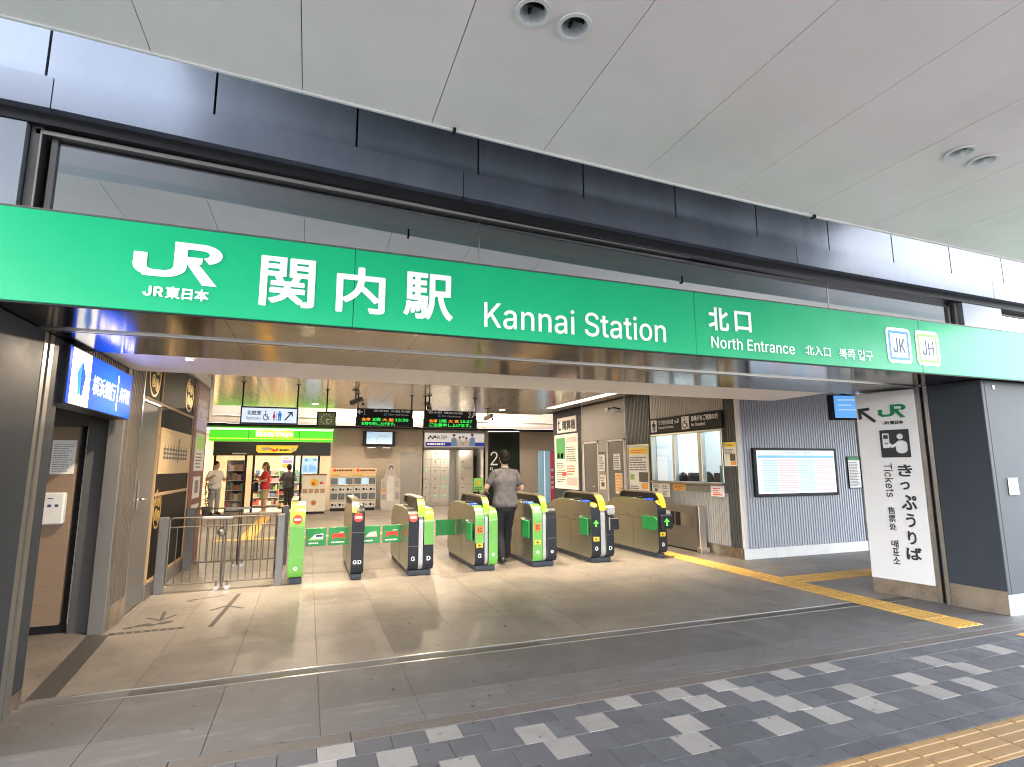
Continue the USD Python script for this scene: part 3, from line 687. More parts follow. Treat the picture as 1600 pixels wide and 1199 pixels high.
put(rc, RC, sbox(9.85, 1.45, 10.65, 2.05), 'paper', .002, 'poster'); put(rc, RC, sbox(9.92, 1.80, 10.58, 2.02), 'lime_poster', .001, 'poster_print', .002)
put(rc, RC, lines(9.95, 1.5, 10.5, 1.76, 5, .4, 9), 'paper_ink', .001, 'poster_print', .002)
put(rc, RC, sbox(9.9, 1.02, 10.5, 1.36), 'paper', .002, 'poster'); put(rc, RC, sbox(10.05, 1.1, 10.35, 1.3), 'door_grey', .001, 'poster_print', .002)
put(rc, RC, lines(9.9, .86, 10.6, .94, 1, .8, 4), 'paper', .001, 'sign_print')
wb = thing('white_bulkhead', kind='structure', loc=(-2, 9, 2.9))
obj('bulkhead_board', B(-2.2, -1.66, 6.49, 10.9, 2.875, 3.046), 'bulkhead', wb)
obj('soffit_box', B(-3.4, -1.66, 10.80, 11.15, 2.3, 3.046), 'bulkhead', wb)
# ------------------------------------------------------------------------------- ticket office on the right
M('rib_white', (.66, .64, .62), .45)
M('paper_orange', (.80, .36, .04), .55); M('paper_yellow', (.85, .60, .05), .55); M('paper_red', (.65, .06, .05), .55); M('paper_green', (.06, .26, .09), .55)
M('paper_cream', (.74, .70, .60), .6); M('paper_pink', (.72, .42, .42), .6); M('photo_dark', (.09, .07, .05), .5, var=.9, scale=60)
M('screen_white', (.66, .73, .80), .3, emit=.72, var=0, spec=.2); M('screen_blue', (.12, .36, .80), .3, emit=.95, var=0); M('screen_pale_blue', (.40, .60, .78), .3, emit=.7, var=0, spec=.2)
M('screen_pink', (.66, .48, .52), .3, emit=.7, var=0, spec=.2); M('screen_grey', (.35, .42, .50), .3, emit=.7, var=0)
M('office_white', (.72, .76, .77), .6, var=.03); M('office_teal', (.03, .24, .27), .5)
to = thing('ticket_office', 'ribbed grey station office with a glazed counter window, right of the gates', 'office building', (8, 9, 0))
Wx = 6.66
PIT = .0555
def rib_run_x(y, x0, x1, z0, z1):   # along x, facing -y
    n = int((x1 - x0) / PIT); return [B(x0 + i * PIT, x0 + i * PIT + .033, y - .022, y, z0, z1) for i in range(n)]
def rib_run_y(x, y0, y1, z0, z1):
    n = int((y1 - y0) / PIT); return [B(x - .022, x, y0 + i * PIT, y0 + i * PIT + .036, z0, z1) for i in range(n)]
obj('front_wall', B(6.69, 9.42, 7.324, 7.44, 0, 2.80), 'rib_gap', to)
obj('front_rib_cladding', rib_run_x(7.323, 6.735, 9.42, .17, 2.80), 'rib_blue', to, kind='stuff')
obj('front_skirting', [B(6.664, 7.30, 7.296, 7.32, 0, .167, .003), B(7.302, 9.42, 7.296, 7.32, 0, .167, .003)], 'trim_white', to)
obj('corner_post', B(6.66, 6.73, 7.292, 7.34, .17, 2.80, .004), 'rib_white', to)
obj('end_wall', B(9.425, 12.9, 7.26, 7.44, 0, 2.80), 'wall_pale', to)
# window wall, facing the gates
obj('counter_wall', [B(6.685, 6.78, 7.445, 9.80, 0, 1.05), B(6.685, 6.78, 7.445, 9.80, 2.14, 3.10), B(6.685, 6.78, 7.445, 7.66, 1.05, 2.14), B(6.685, 6.78, 9.76, 9.80, 1.05, 2.14)], 'rib_gap', to)
obj('dark_rib_cladding', rib_run_y(6.684, 7.345, 7.60, .17, 3.06), 'rib_dark', to, kind='stuff')
obj('upper_rib_cladding', rib_run_y(6.684, 7.62, 9.80, 2.46, 3.06), 'rib_grey', to, kind='stuff')
obj('lower_rib_cladding', rib_run_y(6.684, 7.62, 9.80, .17, 1.04), 'rib_grey', to, kind='stuff')
obj('wall_base', B(6.658, 6.684, 7.345, 9.80, 0, .165), 'base_steel', to)
wf = obj('counter_window_frame', [B(6.640, 6.74, 7.655, 9.765, 2.098, 2.136, .004), B(6.640, 6.74, 7.655, 7.70, 1.21, 2.096, .004), B(6.640, 6.74, 9.72, 9.765, 1.21, 2.096, .004)], 'steel', to)
for y, w in ((8.25, .10), (9.02, .07)): obj('window_mullion', B(6.645, 6.74, y - w / 2, y + w / 2, 1.21, 2.096, .004), 'steel', to)
for a, b in ((7.70, 8.20), (9.055, 9.72)): obj('window_pane', B(6.69, 6.697, a, b, 1.21, 2.096), 'glass_clear', to)
obj('window_pane', B(6.712, 6.719, 8.30, 8.985, 1.32, 2.096), 'glass_clear', to)
obj('counter_ledge', B(6.56, 6.85, 7.64, 9.76, 1.165, 1.205, .006), 'steel_dull', to)
obj('counter_front', B(6.640, 6.682, 7.66, 9.76, 1.045, 1.162), 'steel_dull', to)
# office interior
obj('interior_wall', [B(9.2, 9.25, 7.5, 9.8, 0, 2.62), B(6.79, 9.2, 7.45, 7.48, 0, 2.62), B(6.79, 9.2, 9.77, 9.80, 0, 2.62), B(6.79, 9.2, 7.48, 9.77, 2.60, 2.64)], 'office_white', to)
obj('interior_partition', [B(8.0, 8.03, 8.5, 9.77, 0, 2.6), B(7.55, 7.58, 7.48, 7.9, 0, 2.6)], 'office_white', to)
obj('office_ceiling_lamp', [B(7.1, 7.3, 7.8, 9.4, 2.575, 2.595), B(8.3, 8.5, 7.8, 9.4, 2.575, 2.595)], 'office_lamp', to)
obj('office_desk', B(7.15, 8.0, 7.6, 9.6, 1.02, 1.06), 'office_white', to)
obj('office_monitor', [B(7.35, 7.39, 8.35, 8.75, 1.1, 1.36, .005), B(7.33, 7.40, 9.15, 9.5, 1.08, 1.36, .005)], 'plastic_black', to)
obj('desk_tray', [B(7.2, 7.45, 8.0, 8.3, 1.06, 1.12), B(7.2, 7.4, 8.8, 9.05, 1.06, 1.10)], 'plastic_black', to)
obj('teal_folder_rack', B(6.86, 6.95, 7.74, 8.0, 1.215, 1.50), 'office_teal', to)
obj('document_shelf', [B(7.0, 7.3, 7.50, 7.86, z, z + .02) for z in (1.5, 1.66, 1.82, 1.98)], 'office_white', to)
for k, (y, z) in enumerate(((8.62, 1.28), (9.35, 1.26))):
    ch = trimesh.creation.icosphere(2, .12); ch.apply_scale([.5, 1.4, 1.2]); ch.apply_translation([7.1, y, z - .03]); obj('chair_back', ch, 'plastic_black', to, smooth=40)
os_ = thing('office_window_sign', 'dark sign strip with pictograms above the office counter window', 'sign', (6.64, 8.7, 2.3))
obj('board', B(6.628, 6.66, 7.62, 9.775, 2.155, 2.445, .003), 'black_metal', os_)
RW = rightwall(6.6275, 0, 0)     # a runs along -y
def ry(y): return -y
def box_r(y0, y1, z0, z1): return sbox(-max(y0, y1), z0, -min(y0, y1), z1)
put(os_, RW, box_r(9.70, 9.50, 2.18, 2.42).difference(fit(man_sign(), -9.66, 2.2, -9.54, 2.40)), W, .002, 'pictogram')
put(os_, RW, fit(glyphs('うりかけのきっぷ', 'cjk', 2, 90), -9.44, 2.31, -8.78, 2.40), W, .002)
put(os_, RW, fit(glyphs('Unpaid Tickets', 'lat', 0, 80, 500), -9.44, 2.22, -8.95, 2.28), W, .002)
put(os_, RW, box_r(8.70, 8.48, 2.18, 2.42).difference(fit(wheelchair(), -8.68, 2.2, -8.50, 2.40)), W, .002, 'pictogram')
put(os_, RW, fit(glyphs('車椅子をご利用の方', 'cjk', 2, 90), -8.42, 2.31, -7.70, 2.41), W, .002)
put(os_, RW, fit(glyphs('for Disabled', 'lat', 0, 80, 500), -8.42, 2.22, -8.04, 2.28), W, .002)
def poster(name, label, cat, plane, w, h, blocks, frame=None, fw=.02, seed=1, depth=.01, back='paper'):
    """a printed sheet: plane.O is its lower left corner; blocks are (x0,y0,x1,y1,look or 'lines:n') as fractions"""
    t = thing(name, label, cat, plane.O)
    if frame:
        obj('frame', plane.put(sbox(-fw, -fw, w + fw, h + fw).difference(sbox(0, 0, w, h)), depth + .012), frame, t)
    obj('sheet', plane.put(sbox(0, 0, w, h), depth), back, t)
    ink = []
    for i, (x0, y0, x1, y1, k) in enumerate(blocks):
        if k.startswith('lines'):
            p = k.split(':'); ink.append((lines(x0 * w, y0 * h, x1 * w, y1 * h, int(p[1]), .45, seed + i), p[2] if len(p) > 2 else 'paper_ink'))
        else: obj('print_block', plane.put(sbox(x0 * w, y0 * h, x1 * w, y1 * h), .0012, depth), k, t)
    for g, k in ink: obj('print', plane.put(g, .001, depth + .0013), k, t)
    return t
poster('small_notice', 'small orange headed notice on the dark ribbed corner of the office', 'notice', rightwall(6.66, 7.635, 1.49), .29, .40, [(0, .8, 1, 1, 'paper_yellow'), (.1, .84, .9, .95, 'lines:2'), (.1, .5, .9, .75, 'lines:4'), (.5, .22, .92, .5, 'photo_dark'), (.55, .05, .95, .2, 'paper_orange')], seed=3, back='paper_cream')
poster('counter_notice', 'pale notice at the left end of the counter ledge', 'notice', rightwall(6.636, 9.75, .93), .32, .24, [(.1, .6, .9, .9, 'lines:2'), (.3, .1, .6, .5, 'photo_dark')], seed=4, back='paper_cream')
poster('counter_notice', 'cream notice second from the left along the counter ledge', 'notice', rightwall(6.634, 9.42, .90), .26, .26, [(.1, .6, .9, .9, 'lines:2'), (.15, .1, .8, .5, 'lines:3')], seed=5, back='paper_cream')
poster('counter_notice', 'orange notice below the middle pane of the counter window', 'notice', rightwall(6.637, 9.05, 1.04), .36, .12, [(.0, .0, 1, 1, 'paper_orange'), (.1, .3, .9, .8, 'lines:2')], seed=6)
poster('counter_notice', 'white notice with a red crossed frame at the right end of the counter ledge', 'notice', rightwall(6.634, 7.985, .975), .33, .215, [(.0, .84, 1, 1, 'paper_red'), (.15, .1, .85, .2, 'paper_red'), (.2, .25, .8, .75, 'lines:3:paper_red')], seed=7)
# framed poster on dark ribs, plain grey wall with doors, dark panel
ow = thing('office_side_wall', 'grey wall with two service doors beyond the office window', 'wall', (6.7, 12, 0))
obj('backing', B(6.685, 6.78, 9.805, 14.65, 0, 3.10), 'rib_gap', ow)
obj('dark_rib_cladding', rib_run_y(6.684, 9.82, 10.74, .1, 3.06), 'rib_dark', ow, kind='stuff')
obj('grey_panel', [B(6.66, 6.684, 10.76, 12.84, 2.12, 3.02, .003), B(6.66, 6.684, 11.60, 12.0, 0, 2.118, .003)], 'wall_grey', ow)
for y0, y1 in ((10.80, 11.59), (12.01, 12.80)):
    d = obj('service_door', B(6.668, 6.684, y0 + .05, y1 - .05, .01, 2.06, .003), 'door_grey', ow)
    obj('handle', tube([(6.668, y0 + .12, 1.0), (6.62, y0 + .12, 1.0), (6.62, y0 + .24, 1.0)], .011), 'chrome', d)
    obj('door_frame', [B(6.650, 6.684, y0, y0 + .045, 0, 2.11), B(6.650, 6.684, y1 - .045, y1, 0, 2.11), B(6.650, 6.684, y0, y1, 2.065, 2.112)], 'rib_white', ow)
obj('edge_trim', [B(6.65, 6.684, 10.742, 10.758, 0, 3.05), B(6.65, 6.684, 12.842, 12.858, 0, 3.05)], 'rib_white', ow)
obj('dark_end_panel', B(6.655, 6.684, 12.87, 14.65, 0, 3.02, .004), 'dark_panel', ow)
obj('end_return', [B(6.69, 9.8, 14.56, 14.65, 0, 3.1)], 'wall_grey', ow)
poster('framed_poster', 'framed white poster with yellow heading on the dark ribbed wall', 'poster', rightwall(6.66, 10.63, .90), .76, 1.02, [(.03, .83, .97, .97, 'paper_yellow'), (.1, .86, .9, .95, 'lines:2:paper_red'), (.06, .5, .94, .8, 'lines:6'), (.5, .26, .95, .46, 'photo_dark'), (.62, .12, .92, .24, 'paper_orange'), (.06, .3, .26, .42, 'badge_green'), (.06, .02, .5, .2, 'lines:4')], 'steel', .035, 11)
poster('fare_map', 'white information map with green and red print under the fare adjustment sign', 'poster', rightwall(6.654, 14.48, .92), 1.40, 1.42, [(.04, .55, .45, .96, 'paper_green'), (.5, .86, .96, .96, 'paper_pink'), (.5, .5, .95, .8, 'lines:7'), (.06, .1, .45, .5, 'lines:9'), (.1, .56, .2, .66, 'paper_red'), (.25, .56, .36, .66, 'paper_red'), (.5, .05, .95, .2, 'paper_pink'), (.3, .22, .5, .3, 'paper_red'), (.52, .25, .9, .45, 'lines:4:paper_red')], 'trim_white', .03, 12, back='paper_cream')
fs = thing('fare_adjustment_sign', 'white sign with arrow for the fare adjustment machine on the dark panel', 'sign', (6.65, 13.7, 2.5))
obj('board', B(6.630, 6.654, 13.12, 14.32, 2.42, 2.84, .004), 'panel_white', fs)
RF = rightwall(6.6295, 0, 0)
put(fs, RF, unary_union([LineString([(-14.20, 2.74), (-14.20, 2.52), (-14.06, 2.52)]).buffer(.03, cap_style='flat', join_style='mitre'), Polygon([(-14.28, 2.68), (-14.12, 2.68), (-14.20, 2.80)])]), K, .002, 'arrow')
put(fs, RF, fit(glyphs('精算機', 'cjk', 4, 110), -13.98, 2.48, -13.17, 2.76), K, .002)
for lab, y, z0, h, bl, back in (('upper white notice between the two service doors', 11.98, 1.38, .46, [(0, .86, 1, 1, 'paper_ink'), (.1, .1, .9, .8, 'lines:8')], 'paper'),
                    ('lower grey notice between the two service doors', 11.95, .95, .34, [(.1, .6, .9, .92, 'lines:3'), (.25, .2, .75, .5, 'photo_dark')], 'paper_cream'),
                    ('white notice with three rows on the nearer service door', 11.30, 1.42, .36, [(.1, .1, .9, .9, 'lines:7')], 'paper'),
                    ('orange notice low on the nearer service door', 11.24, .88, .46, [(.1, .1, .9, .95, 'paper_orange'), (.18, .2, .82, .9, 'lines:5:paper_cream')], 'paper_cream')):
    poster('wall_notice', lab, 'notice', rightwall(6.650 if 'between' in lab else 6.662, y, z0), .30, h, bl, seed=int(y * 10 + h * 100), back=back, depth=.006)
# things on the office front
bd = thing('timetable_screen', 'wide black framed information screen with blue and pink columns on the ribbed office front', 'display', (7.85, 7.26, 1.4))
obj('housing', B(6.915, 8.755, 7.235, 7.299, .985, 1.79, .006), 'plastic_black', bd)
FS = front(0, 7.234, 0)
put(bd, FS, sbox(6.965, 1.035, 8.70, 1.75), 'screen_white', .003, 'screen')
put(bd, FS, unary_union([sbox(6.99, 1.625, 8.68, 1.665)]), 'screen_blue', .001, 'screen_band', .003)
put(bd, FS, fit(glyphs('JR時刻表のご案内', 'cjk', 1, 80), 7.50, 1.69, 8.15, 1.735), 'screen_grey', .001, 'screen_text', .003)
for x0, x1, mt in ((7.08, 7.40, 'screen_pale_blue'), (7.42, 7.84, 'screen_pink'), (7.86, 8.22, 'screen_pale_blue'), (8.24, 8.66, 'screen_pink')):
    for i in range(13): put(bd, FS, sbox(x0, 1.075 + i * .041, x1, 1.075 + i * .041 + .024), mt, .001, 'screen_row', .003)
put(bd, FS, unary_union([sbox(x, 1.055, x + w, 1.067) for x, w in ((7.28, .13), (7.62, .12), (8.1, .14), (8.5, .1))]), 'screen_grey', .001, 'screen_text', .003)
poster('timetable_sheet', 'narrow white timetable sheet with green heading right of the screen', 'notice', front(9.085, 7.298, 1.10), .30, .54, [(0, .9, 1, 1, 'paper_green'), (.1, .05, .9, .86, 'lines:16:door_grey')], 'plastic_black', .012, 21)
tv = thing('hanging_monitor', 'blue lit monitor hanging at the top right in front of the office wall', 'monitor', (8.05, 6.3, 2.4))
m_ = B(-.30, .30, -.04, .04, -.20, .20, .008)
def rot_z(m, a, loc):
    m = m.copy(); m.apply_transform(trimesh.transformations.rotation_matrix(a, [0, 0, 1])); m.apply_translation(loc); return m
obj('housing', rot_z(m_, -.25, (7.95, 6.3, 2.40)), 'plastic_black', tv)
obj('screen', rot_z(B(-.24, .28, -.045, -.041, -.17, .18), -.25, (7.95, 6.3, 2.40)), 'screen_blue', tv)
obj('screen_text', rot_z(trimesh.util.concatenate([B(-.18, .16, -.048, -.0455, .10, .13), B(-.18, .05, -.048, -.0455, .02, .045), B(-.18, .12, -.048, -.0455, -.05, -.03)]), -.25, (7.95, 6.3, 2.40)), 'screen_pale_blue', tv)
obj('ceiling_mount', B(7.9, 8.0, 6.25, 6.35, 2.60, 2.80), 'plastic_black', tv)

# ------------------------------------------------------------------------------- far wall of the hall
YB = 20.9
bw = thing('hall_back_wall', kind='structure', loc=(2.5, 20.9, 0))
M('store_dark', (.012, .022, .018), .3)
obj('wall_field', [B(.80, 4.10, YB, YB + .1, 0, 2.90), B(6.50, 6.66, YB, YB + .1, 0, 2.90), B(8.0, 9.9, YB, YB + .1, 0, 2.90), B(4.10, 6.50, YB, YB + .1, 2.2, 2.90), B(-3.5, .80, YB, YB + .1, 2.85, 2.90)], 'wall_warm', bw)
obj('fine_rib_cladding', [B(.86 + i * .07, .895 + i * .07, YB - .02, YB, .08, 2.28) for i in range(46) if not 1.85 < i * .07 + .86 < 0] , 'wall_warm', bw, kind='stuff')
obj('upper_rib_cladding', [B(.86 + i * .07, .895 + i * .07, YB - .02, YB, 2.31, 2.86) for i in range(46)], 'wall_warm', bw, kind='stuff')
obj('shadow_beam', B(-3.5, 9.9, YB - .18, YB + .1, 2.90, 2.985), 'black_metal', bw)
obj('cove_face', [B(-3.5, 9.9, YB - .05, YB, 3.0, 3.6)], 'bulkhead', bw)
obj('cove_ledge', [B(-3.5, 9.9, YB - .60, YB - .35, 3.18, 3.22)], 'bulkhead', bw)
obj('left_side_wall', B(-3.5, -3.40, 11.6, YB, 0, 3.6), 'wall_warm', bw)
obj('right_side_wall', B(9.8, 9.9, 14.65, YB, 0, 3.6), 'wall_grey', bw)
obj('service_door', [B(3.25, 3.28, YB - .035, YB - .021, 0, 2.0), B(3.92, 3.95, YB - .035, YB - .021, 0, 2.0), B(3.25, 3.95, YB - .035, YB - .021, 2.0, 2.03), B(3.28, 3.92, YB - .03, YB - .021, 0, 2.0)], 'wall_grey', bw)
bp = thing('platform_two_sign', 'black wall panel with a large white numeral two and arrow behind the walking man', 'sign', (7.3, 20.88, 1.2))
obj('panel', B(6.67, 7.99, YB - .02, YB + .08, 0, 2.88), 'store_dark', bp)
FP = front(0, YB - .021, 0)
put(bp, FP, fit(glyphs('2', 'lat', 0, 120, 350), 6.76, 1.55, 7.06, 2.08), W, .003)
put(bp, FP, arrow(7.14, 1.80, 7.5, 1.80, .045, 2.2), W, .003, 'arrow'); put(bp, FP, sbox(6.74, 1.36, 6.86, 1.46).difference(sbox(6.77, 1.38, 6.83, 1.44)), W, .003, 'pictogram')
M('pane_blue', (.25, .42, .55), .15, emit=.42, var=.15, scale=2, stretch=(3, 1, .3)); M('red_panel', (.55, .05, .10), .45, emit=.25)
gp = thing('lit_glass_door', 'pale blue lit glass panel beside a red strip at the right end of the hall', 'glass door', (9.15, 20.8, 1))
obj('pane', [B(8.78, 9.02, YB - .10, YB - .06, .02, 2.12), B(9.07, 9.30, YB - .10, YB - .06, .02, 2.12)], 'pane_blue', gp)
obj('bright_edge', B(9.025, 9.065, YB - .11, YB - .05, .02, 2.12), 'screen_white', gp)
obj('red_strip', B(9.305, 9.5, YB - .10, YB - .05, .02, 2.1), 'red_panel', gp); obj('red_strip_print', [B(9.33, 9.47, YB - .104, YB - .101, z, z + .1) for z in (.6, .8, 1.0, 1.3)], 'paper', gp)
# convenience store
M('store_green', (.06, .58, .02), .3, emit=1.2, var=.03); M('store_lime', (.62, .86, .05), .3, emit=1.05, var=0); M('store_glow', (.93, 1., .82), .3, emit=1.3, var=0)
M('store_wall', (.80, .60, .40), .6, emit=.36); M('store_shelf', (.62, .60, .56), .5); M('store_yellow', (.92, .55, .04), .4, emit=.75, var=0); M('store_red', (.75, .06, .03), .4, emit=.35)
M('store_lamp', (1., .92, .78), .5, emit=5.)
GOODS = []
for i, c in enumerate(((.55, .09, .07), (.62, .5, .12), (.1, .28, .12), (.12, .2, .42), (.66, .62, .56), (.4, .24, .13), (.05, .05, .06), (.6, .3, .35))): M('goods_look_%s' % 'abcdefgh'[i], c, .45); GOODS.append('goods_look_%s' % 'abcdefgh'[i])
st = thing('convenience_store', 'convenience store with glowing green sign and bright shop front at the hall end', 'shop', (-1.2, 20.9, 0))
obj('sign_box', B(-3.12, .78, YB - .26, YB - .02, 2.385, 2.845, .02), 'store_green', st)
for x in (-1.93, -.32): obj('sign_joint', B(x - .008, x + .008, YB - .266, YB - .262, 2.39, 2.84), 'paper_green', st)
FN = front(0, YB - .264, 0)
put(st, FN, sbox(-3.10, 2.76, .76, 2.82), 'store_glow', .002, 'sign_stripe'); put(st, FN, sbox(-3.10, 2.455, .76, 2.49), 'store_lime', .002, 'sign_stripe')
put(st, FN, sbox(-1.72, 2.52, -.52, 2.75), 'store_lime', .0015, 'sign_plate')
put(st, FN, fit(glyphs('New', 'lat', 1, 100, 800), -1.70, 2.54, -1.12, 2.735), 'store_glow', .003); put(st, FN, fit(glyphs('Days', 'lat', 1, 100, 800), -1.08, 2.515, -.54, 2.735), 'store_glow', .003)
obj('fascia', B(-3.0, .74, YB - .02, YB + .1, 1.90, 2.38), 'store_dark', st)
obj('fascia_text', B(-2.42, -1.98, YB - .026, YB - .021, 1.95, 1.99), 'paper', st)
for x in (-2.93, -1.99, -1.74, -.45, -.22, .36): obj('door_post', B(x - .035, x + .035, YB - .02, YB + .06, 0, 1.899), 'plastic_black', st)
for x0, x1 in ((-2.89, -2.03), (-1.95, -1.78), (-.41, -.26)): obj('door_pane', B(x0, x1, YB + .02, YB + .03, .03, 1.89), 'glass_clear', st)
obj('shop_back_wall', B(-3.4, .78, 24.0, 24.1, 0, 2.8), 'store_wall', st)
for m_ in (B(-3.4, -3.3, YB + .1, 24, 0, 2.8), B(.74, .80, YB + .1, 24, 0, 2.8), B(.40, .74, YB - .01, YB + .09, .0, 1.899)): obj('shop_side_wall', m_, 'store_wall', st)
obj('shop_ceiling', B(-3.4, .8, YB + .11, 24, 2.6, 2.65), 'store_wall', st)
obj('shop_lamp', [B(-2.9 + i * 1.2, -2.1 + i * 1.2, 21.4, 21.6, 2.57, 2.59) for i in range(3)] + [B(-2.9 + i * 1.2, -2.1 + i * 1.2, 22.6, 22.8, 2.57, 2.59) for i in range(3)], 'store_lamp', st)
obj('shop_floor', B(-3.4, .8, YB + .02, 24, .001, .004), 'paper_cream', st)
def shelf_rack(label, x0, x1, y, h, n, seed, dark=False, depth=.4):
    t = thing('shop_shelf', label, 'shelf', ((x0 + x1) / 2, y, 0)); r = random.Random(seed)
    obj('side_panel', [B(x0 - .02, x0, y, y + depth, 0, h), B(x1, x1 + .02, y, y + depth, 0, h), B(x0, x1, y + depth - .02, y + depth, 0, h)], 'rib_dark' if dark else 'store_shelf', t)
    per = {}
    for k in range(n):
        z = .06 + k * (h - .1) / n; obj('shelf_board', B(x0, x1, y, y + depth - .02, z, z + .02), 'store_shelf', t)
        x = x0 + .01
        while x < x1 - .06:
            w = r.uniform(.06, .16); hh = r.uniform(.5, .85) * ((h - .1) / n - .03); c = r.choice(GOODS); per.setdefault(c, []).append(B(x, min(x + w - .008, x1), y + .02, y + .2, z + .021, z + .021 + hh)); x += w
    for c, ms in per.items(): obj('packaged_goods', ms, c, t, kind='stuff')
    return t
shelf_rack('dark shelf unit of goods behind the left glass of the store', -2.55, -2.06, 21.0, 1.75, 5, 2, True)
shelf_rack('white shelf unit of snacks at the right of the store doorway', -.95, -.50, 22.2, 1.45, 6, 3)
shelf_rack('long shelf along the back wall of the store', -2.0, .6, 23.5, 1.5, 5, 4)
poster('store_poster', 'white price poster hanging inside the store doorway', 'poster', front(-.92, 21.9, 1.45), .42, .50, [(.1, .7, .9, .92, 'lines:2:paper_red'), (.1, .4, .9, .66, 'violet_poster'), (.1, .08, .8, .35, 'paper_orange')], seed=31)
poster('store_window_poster', 'pale blue poster with white figures in the store window', 'poster', front(-.20, YB - .03, 1.28), .52, .56, [(0, 0, 1, 1, 'screen_pale_blue'), (.1, .1, .35, .5, 'paper'), (.45, .1, .7, .55, 'paper'), (.7, .12, .95, .45, 'paper'), (.2, .75, .35, .92, 'badge_blue'), (.7, .8, .95, .92, 'badge_green')], seed=32)
bn = thing('store_banner', 'yellow banner with angled ends hanging under the store sign', 'banner', (-1.0, 20.7, 2.1))
obj('panel', front(0, YB - .14, 0).put(Polygon([(-1.68, 2.25), (-.34, 2.25), (-.42, 2.08), (-.58, 1.99), (-1.60, 1.99), (-1.68, 2.06)]), .02), 'store_yellow', bn)
FBN = front(0, YB - .162, 0)
put(bn, FBN, Polygon([(-1.33, 2.19), (-1.08, 2.10), (-1.0, 2.17), (-.98, 2.08), (-1.12, 2.03)]), 'store_red', .003, 'print'); put(bn, FBN, lines(-.95, 2.06, -.62, 2.13, 1, .9, 8), 'paper_ink', .003, 'print'); put(bn, FBN, Point(-.52, 2.12).buffer(.07), 'paper', .003, 'print'); put(bn, FBN, Point(-1.42, 2.12).buffer(.06).union(sbox(-1.5, 2.1, -1.2, 2.18)), 'paper', .002, 'print')
# leaflet stand and gacha machines
ls = thing('food_display_stand', 'low cream display stand with food pictures outside the store', 'display stand', (.22, 19.6, 0))
obj('cabinet', B(-.15, .60, 19.45, 19.8, .07, 1.24, .01), 'paper_cream', ls); obj('cabinet_base', B(-.12, .57, 19.48, 19.78, 0, .068), 'plastic_black', ls)
FL = front(0, 19.4485, 0)
obj('red_edge', B(-.155, .605, 19.44, 19.80, 1.242, 1.275, .004), 'brick_red', ls)
put(ls, FL, Point(.23, 1.0).buffer(.13), 'sign_yellow', .002, 'print_disc'); put(ls, FL, Point(.20, .97).buffer(.05).union(sbox(.4, .95, .5, 1.02)), 'paper_red', .002, 'print', .002)
put(ls, FL, unary_union([sbox(-.12 + i * .18, .66, .02 + i * .18, .80) for i in range(4)]), 'beige_bar', .002, 'print_block'); put(ls, FL, sbox(-.13, .62, .58, .635), 'paper', .002, 'print_line'); put(ls, FL, Point(.23, .35).buffer(.09), 'beige_bar', .002, 'print_disc'); put(ls, FL, Point(.23, .34).buffer(.045), 'paper_red', .002, 'print', .002)
M('gacha_white', (.66, .64, .61), .35); M('gacha_window', (.16, .18, .2), .12, var=.8, scale=25); M('gacha_head', (.80, .55, .28), .4, emit=.15)
def gacha(x0, label):
    t = thing('capsule_toy_machine', label, 'vending machine', (x0 + .38, 20.3, 0), group=None)
    y = 20.25
    obj('cabinet', B(x0, x0 + .765, y + .02, y + .45, .10, 1.17, .008), 'gacha_white', t); obj('cabinet_base', B(x0 + .03, x0 + .735, y + .05, y + .42, 0, .098), 'plastic_black', t)
    obj('header', B(x0, x0 + .765, y + .0, y + .2, 1.175, 1.46, .006), 'gacha_head', t)
    F = front(0, y - .001, 0)
    put(t, F, Point(x0 + .13, 1.39).buffer(.055), 'store_red', .002, 'header_disc'); put(t, F, lines(x0 + .20, 1.36, x0 + .72, 1.42, 1, .9, 4, .05), 'brick_red', .002, 'header_text'); put(t, F, sbox(x0 + .03, 1.20, x0 + .3, 1.25), 'sign_yellow', .002, 'header_print')
    for r_ in range(2):
        for c in range(3):
            a = x0 + .015 + c * .248; z = .13 + r_ * .52
            u = obj('dispenser', B(a, a + .235, y, y + .04, z, z + .245, .006), 'gacha_white', t)
            obj('window', B(a + .01, a + .225, y + .004, y + .03, z + .26, z + .47, .004), 'screen_pale_blue' if (r_ == 1 and c == 1) else 'gacha_window', u)
            k = trimesh.creation.cylinder(.042, .025, sections=14); k.apply_transform(trimesh.transformations.rotation_matrix(math.pi / 2, [1, 0, 0])); k.apply_translation([a + .08, y - .008, z + .085]); obj('knob', k, 'plastic_black', u)
            obj('coin_slot', B(a + .16, a + .2, y - .004, y, z + .05, z + .10), 'plastic_black', u); obj('price_strip', B(a + .01, a + .225, y - .003, y, z + .2, z + .235), 'beige_bar', u)
gacha(.755, 'capsule toy machine on the left, nearer the store'); gacha(1.535, 'capsule toy machine on the right, nearer the standing cutout')
M('cutout_white', (.60, .57, .55), .5, var=.06, scale=12); M('cutout_grey', (.38, .35, .34), .5)
cu = thing('cutout_display', 'pale cutout stand shaped like a person in a white hood', 'display stand', (2.8, 20.2, 0))
FC = front(2.8, 20.2, 0)
sil = unary_union([Polygon([(-.34, .08), (.34, .08), (.34, 1.08), (.24, 1.12), (.16, 1.45), (-.16, 1.45), (-.24, 1.12), (-.34, 1.05)]), affinity.scale(Point(0, 1.43).buffer(1), .155, .19)]).buffer(-.03).buffer(.03)
obj('board', FC.put(sil, .03), 'cutout_white', cu); put(cu, FC, Polygon([(-.11, .3), (.1, .3), (.13, .95), (.1, 1.2), (-.1, 1.2), (-.13, .95)]), 'trim_white', .003, 'gown_print', .03)
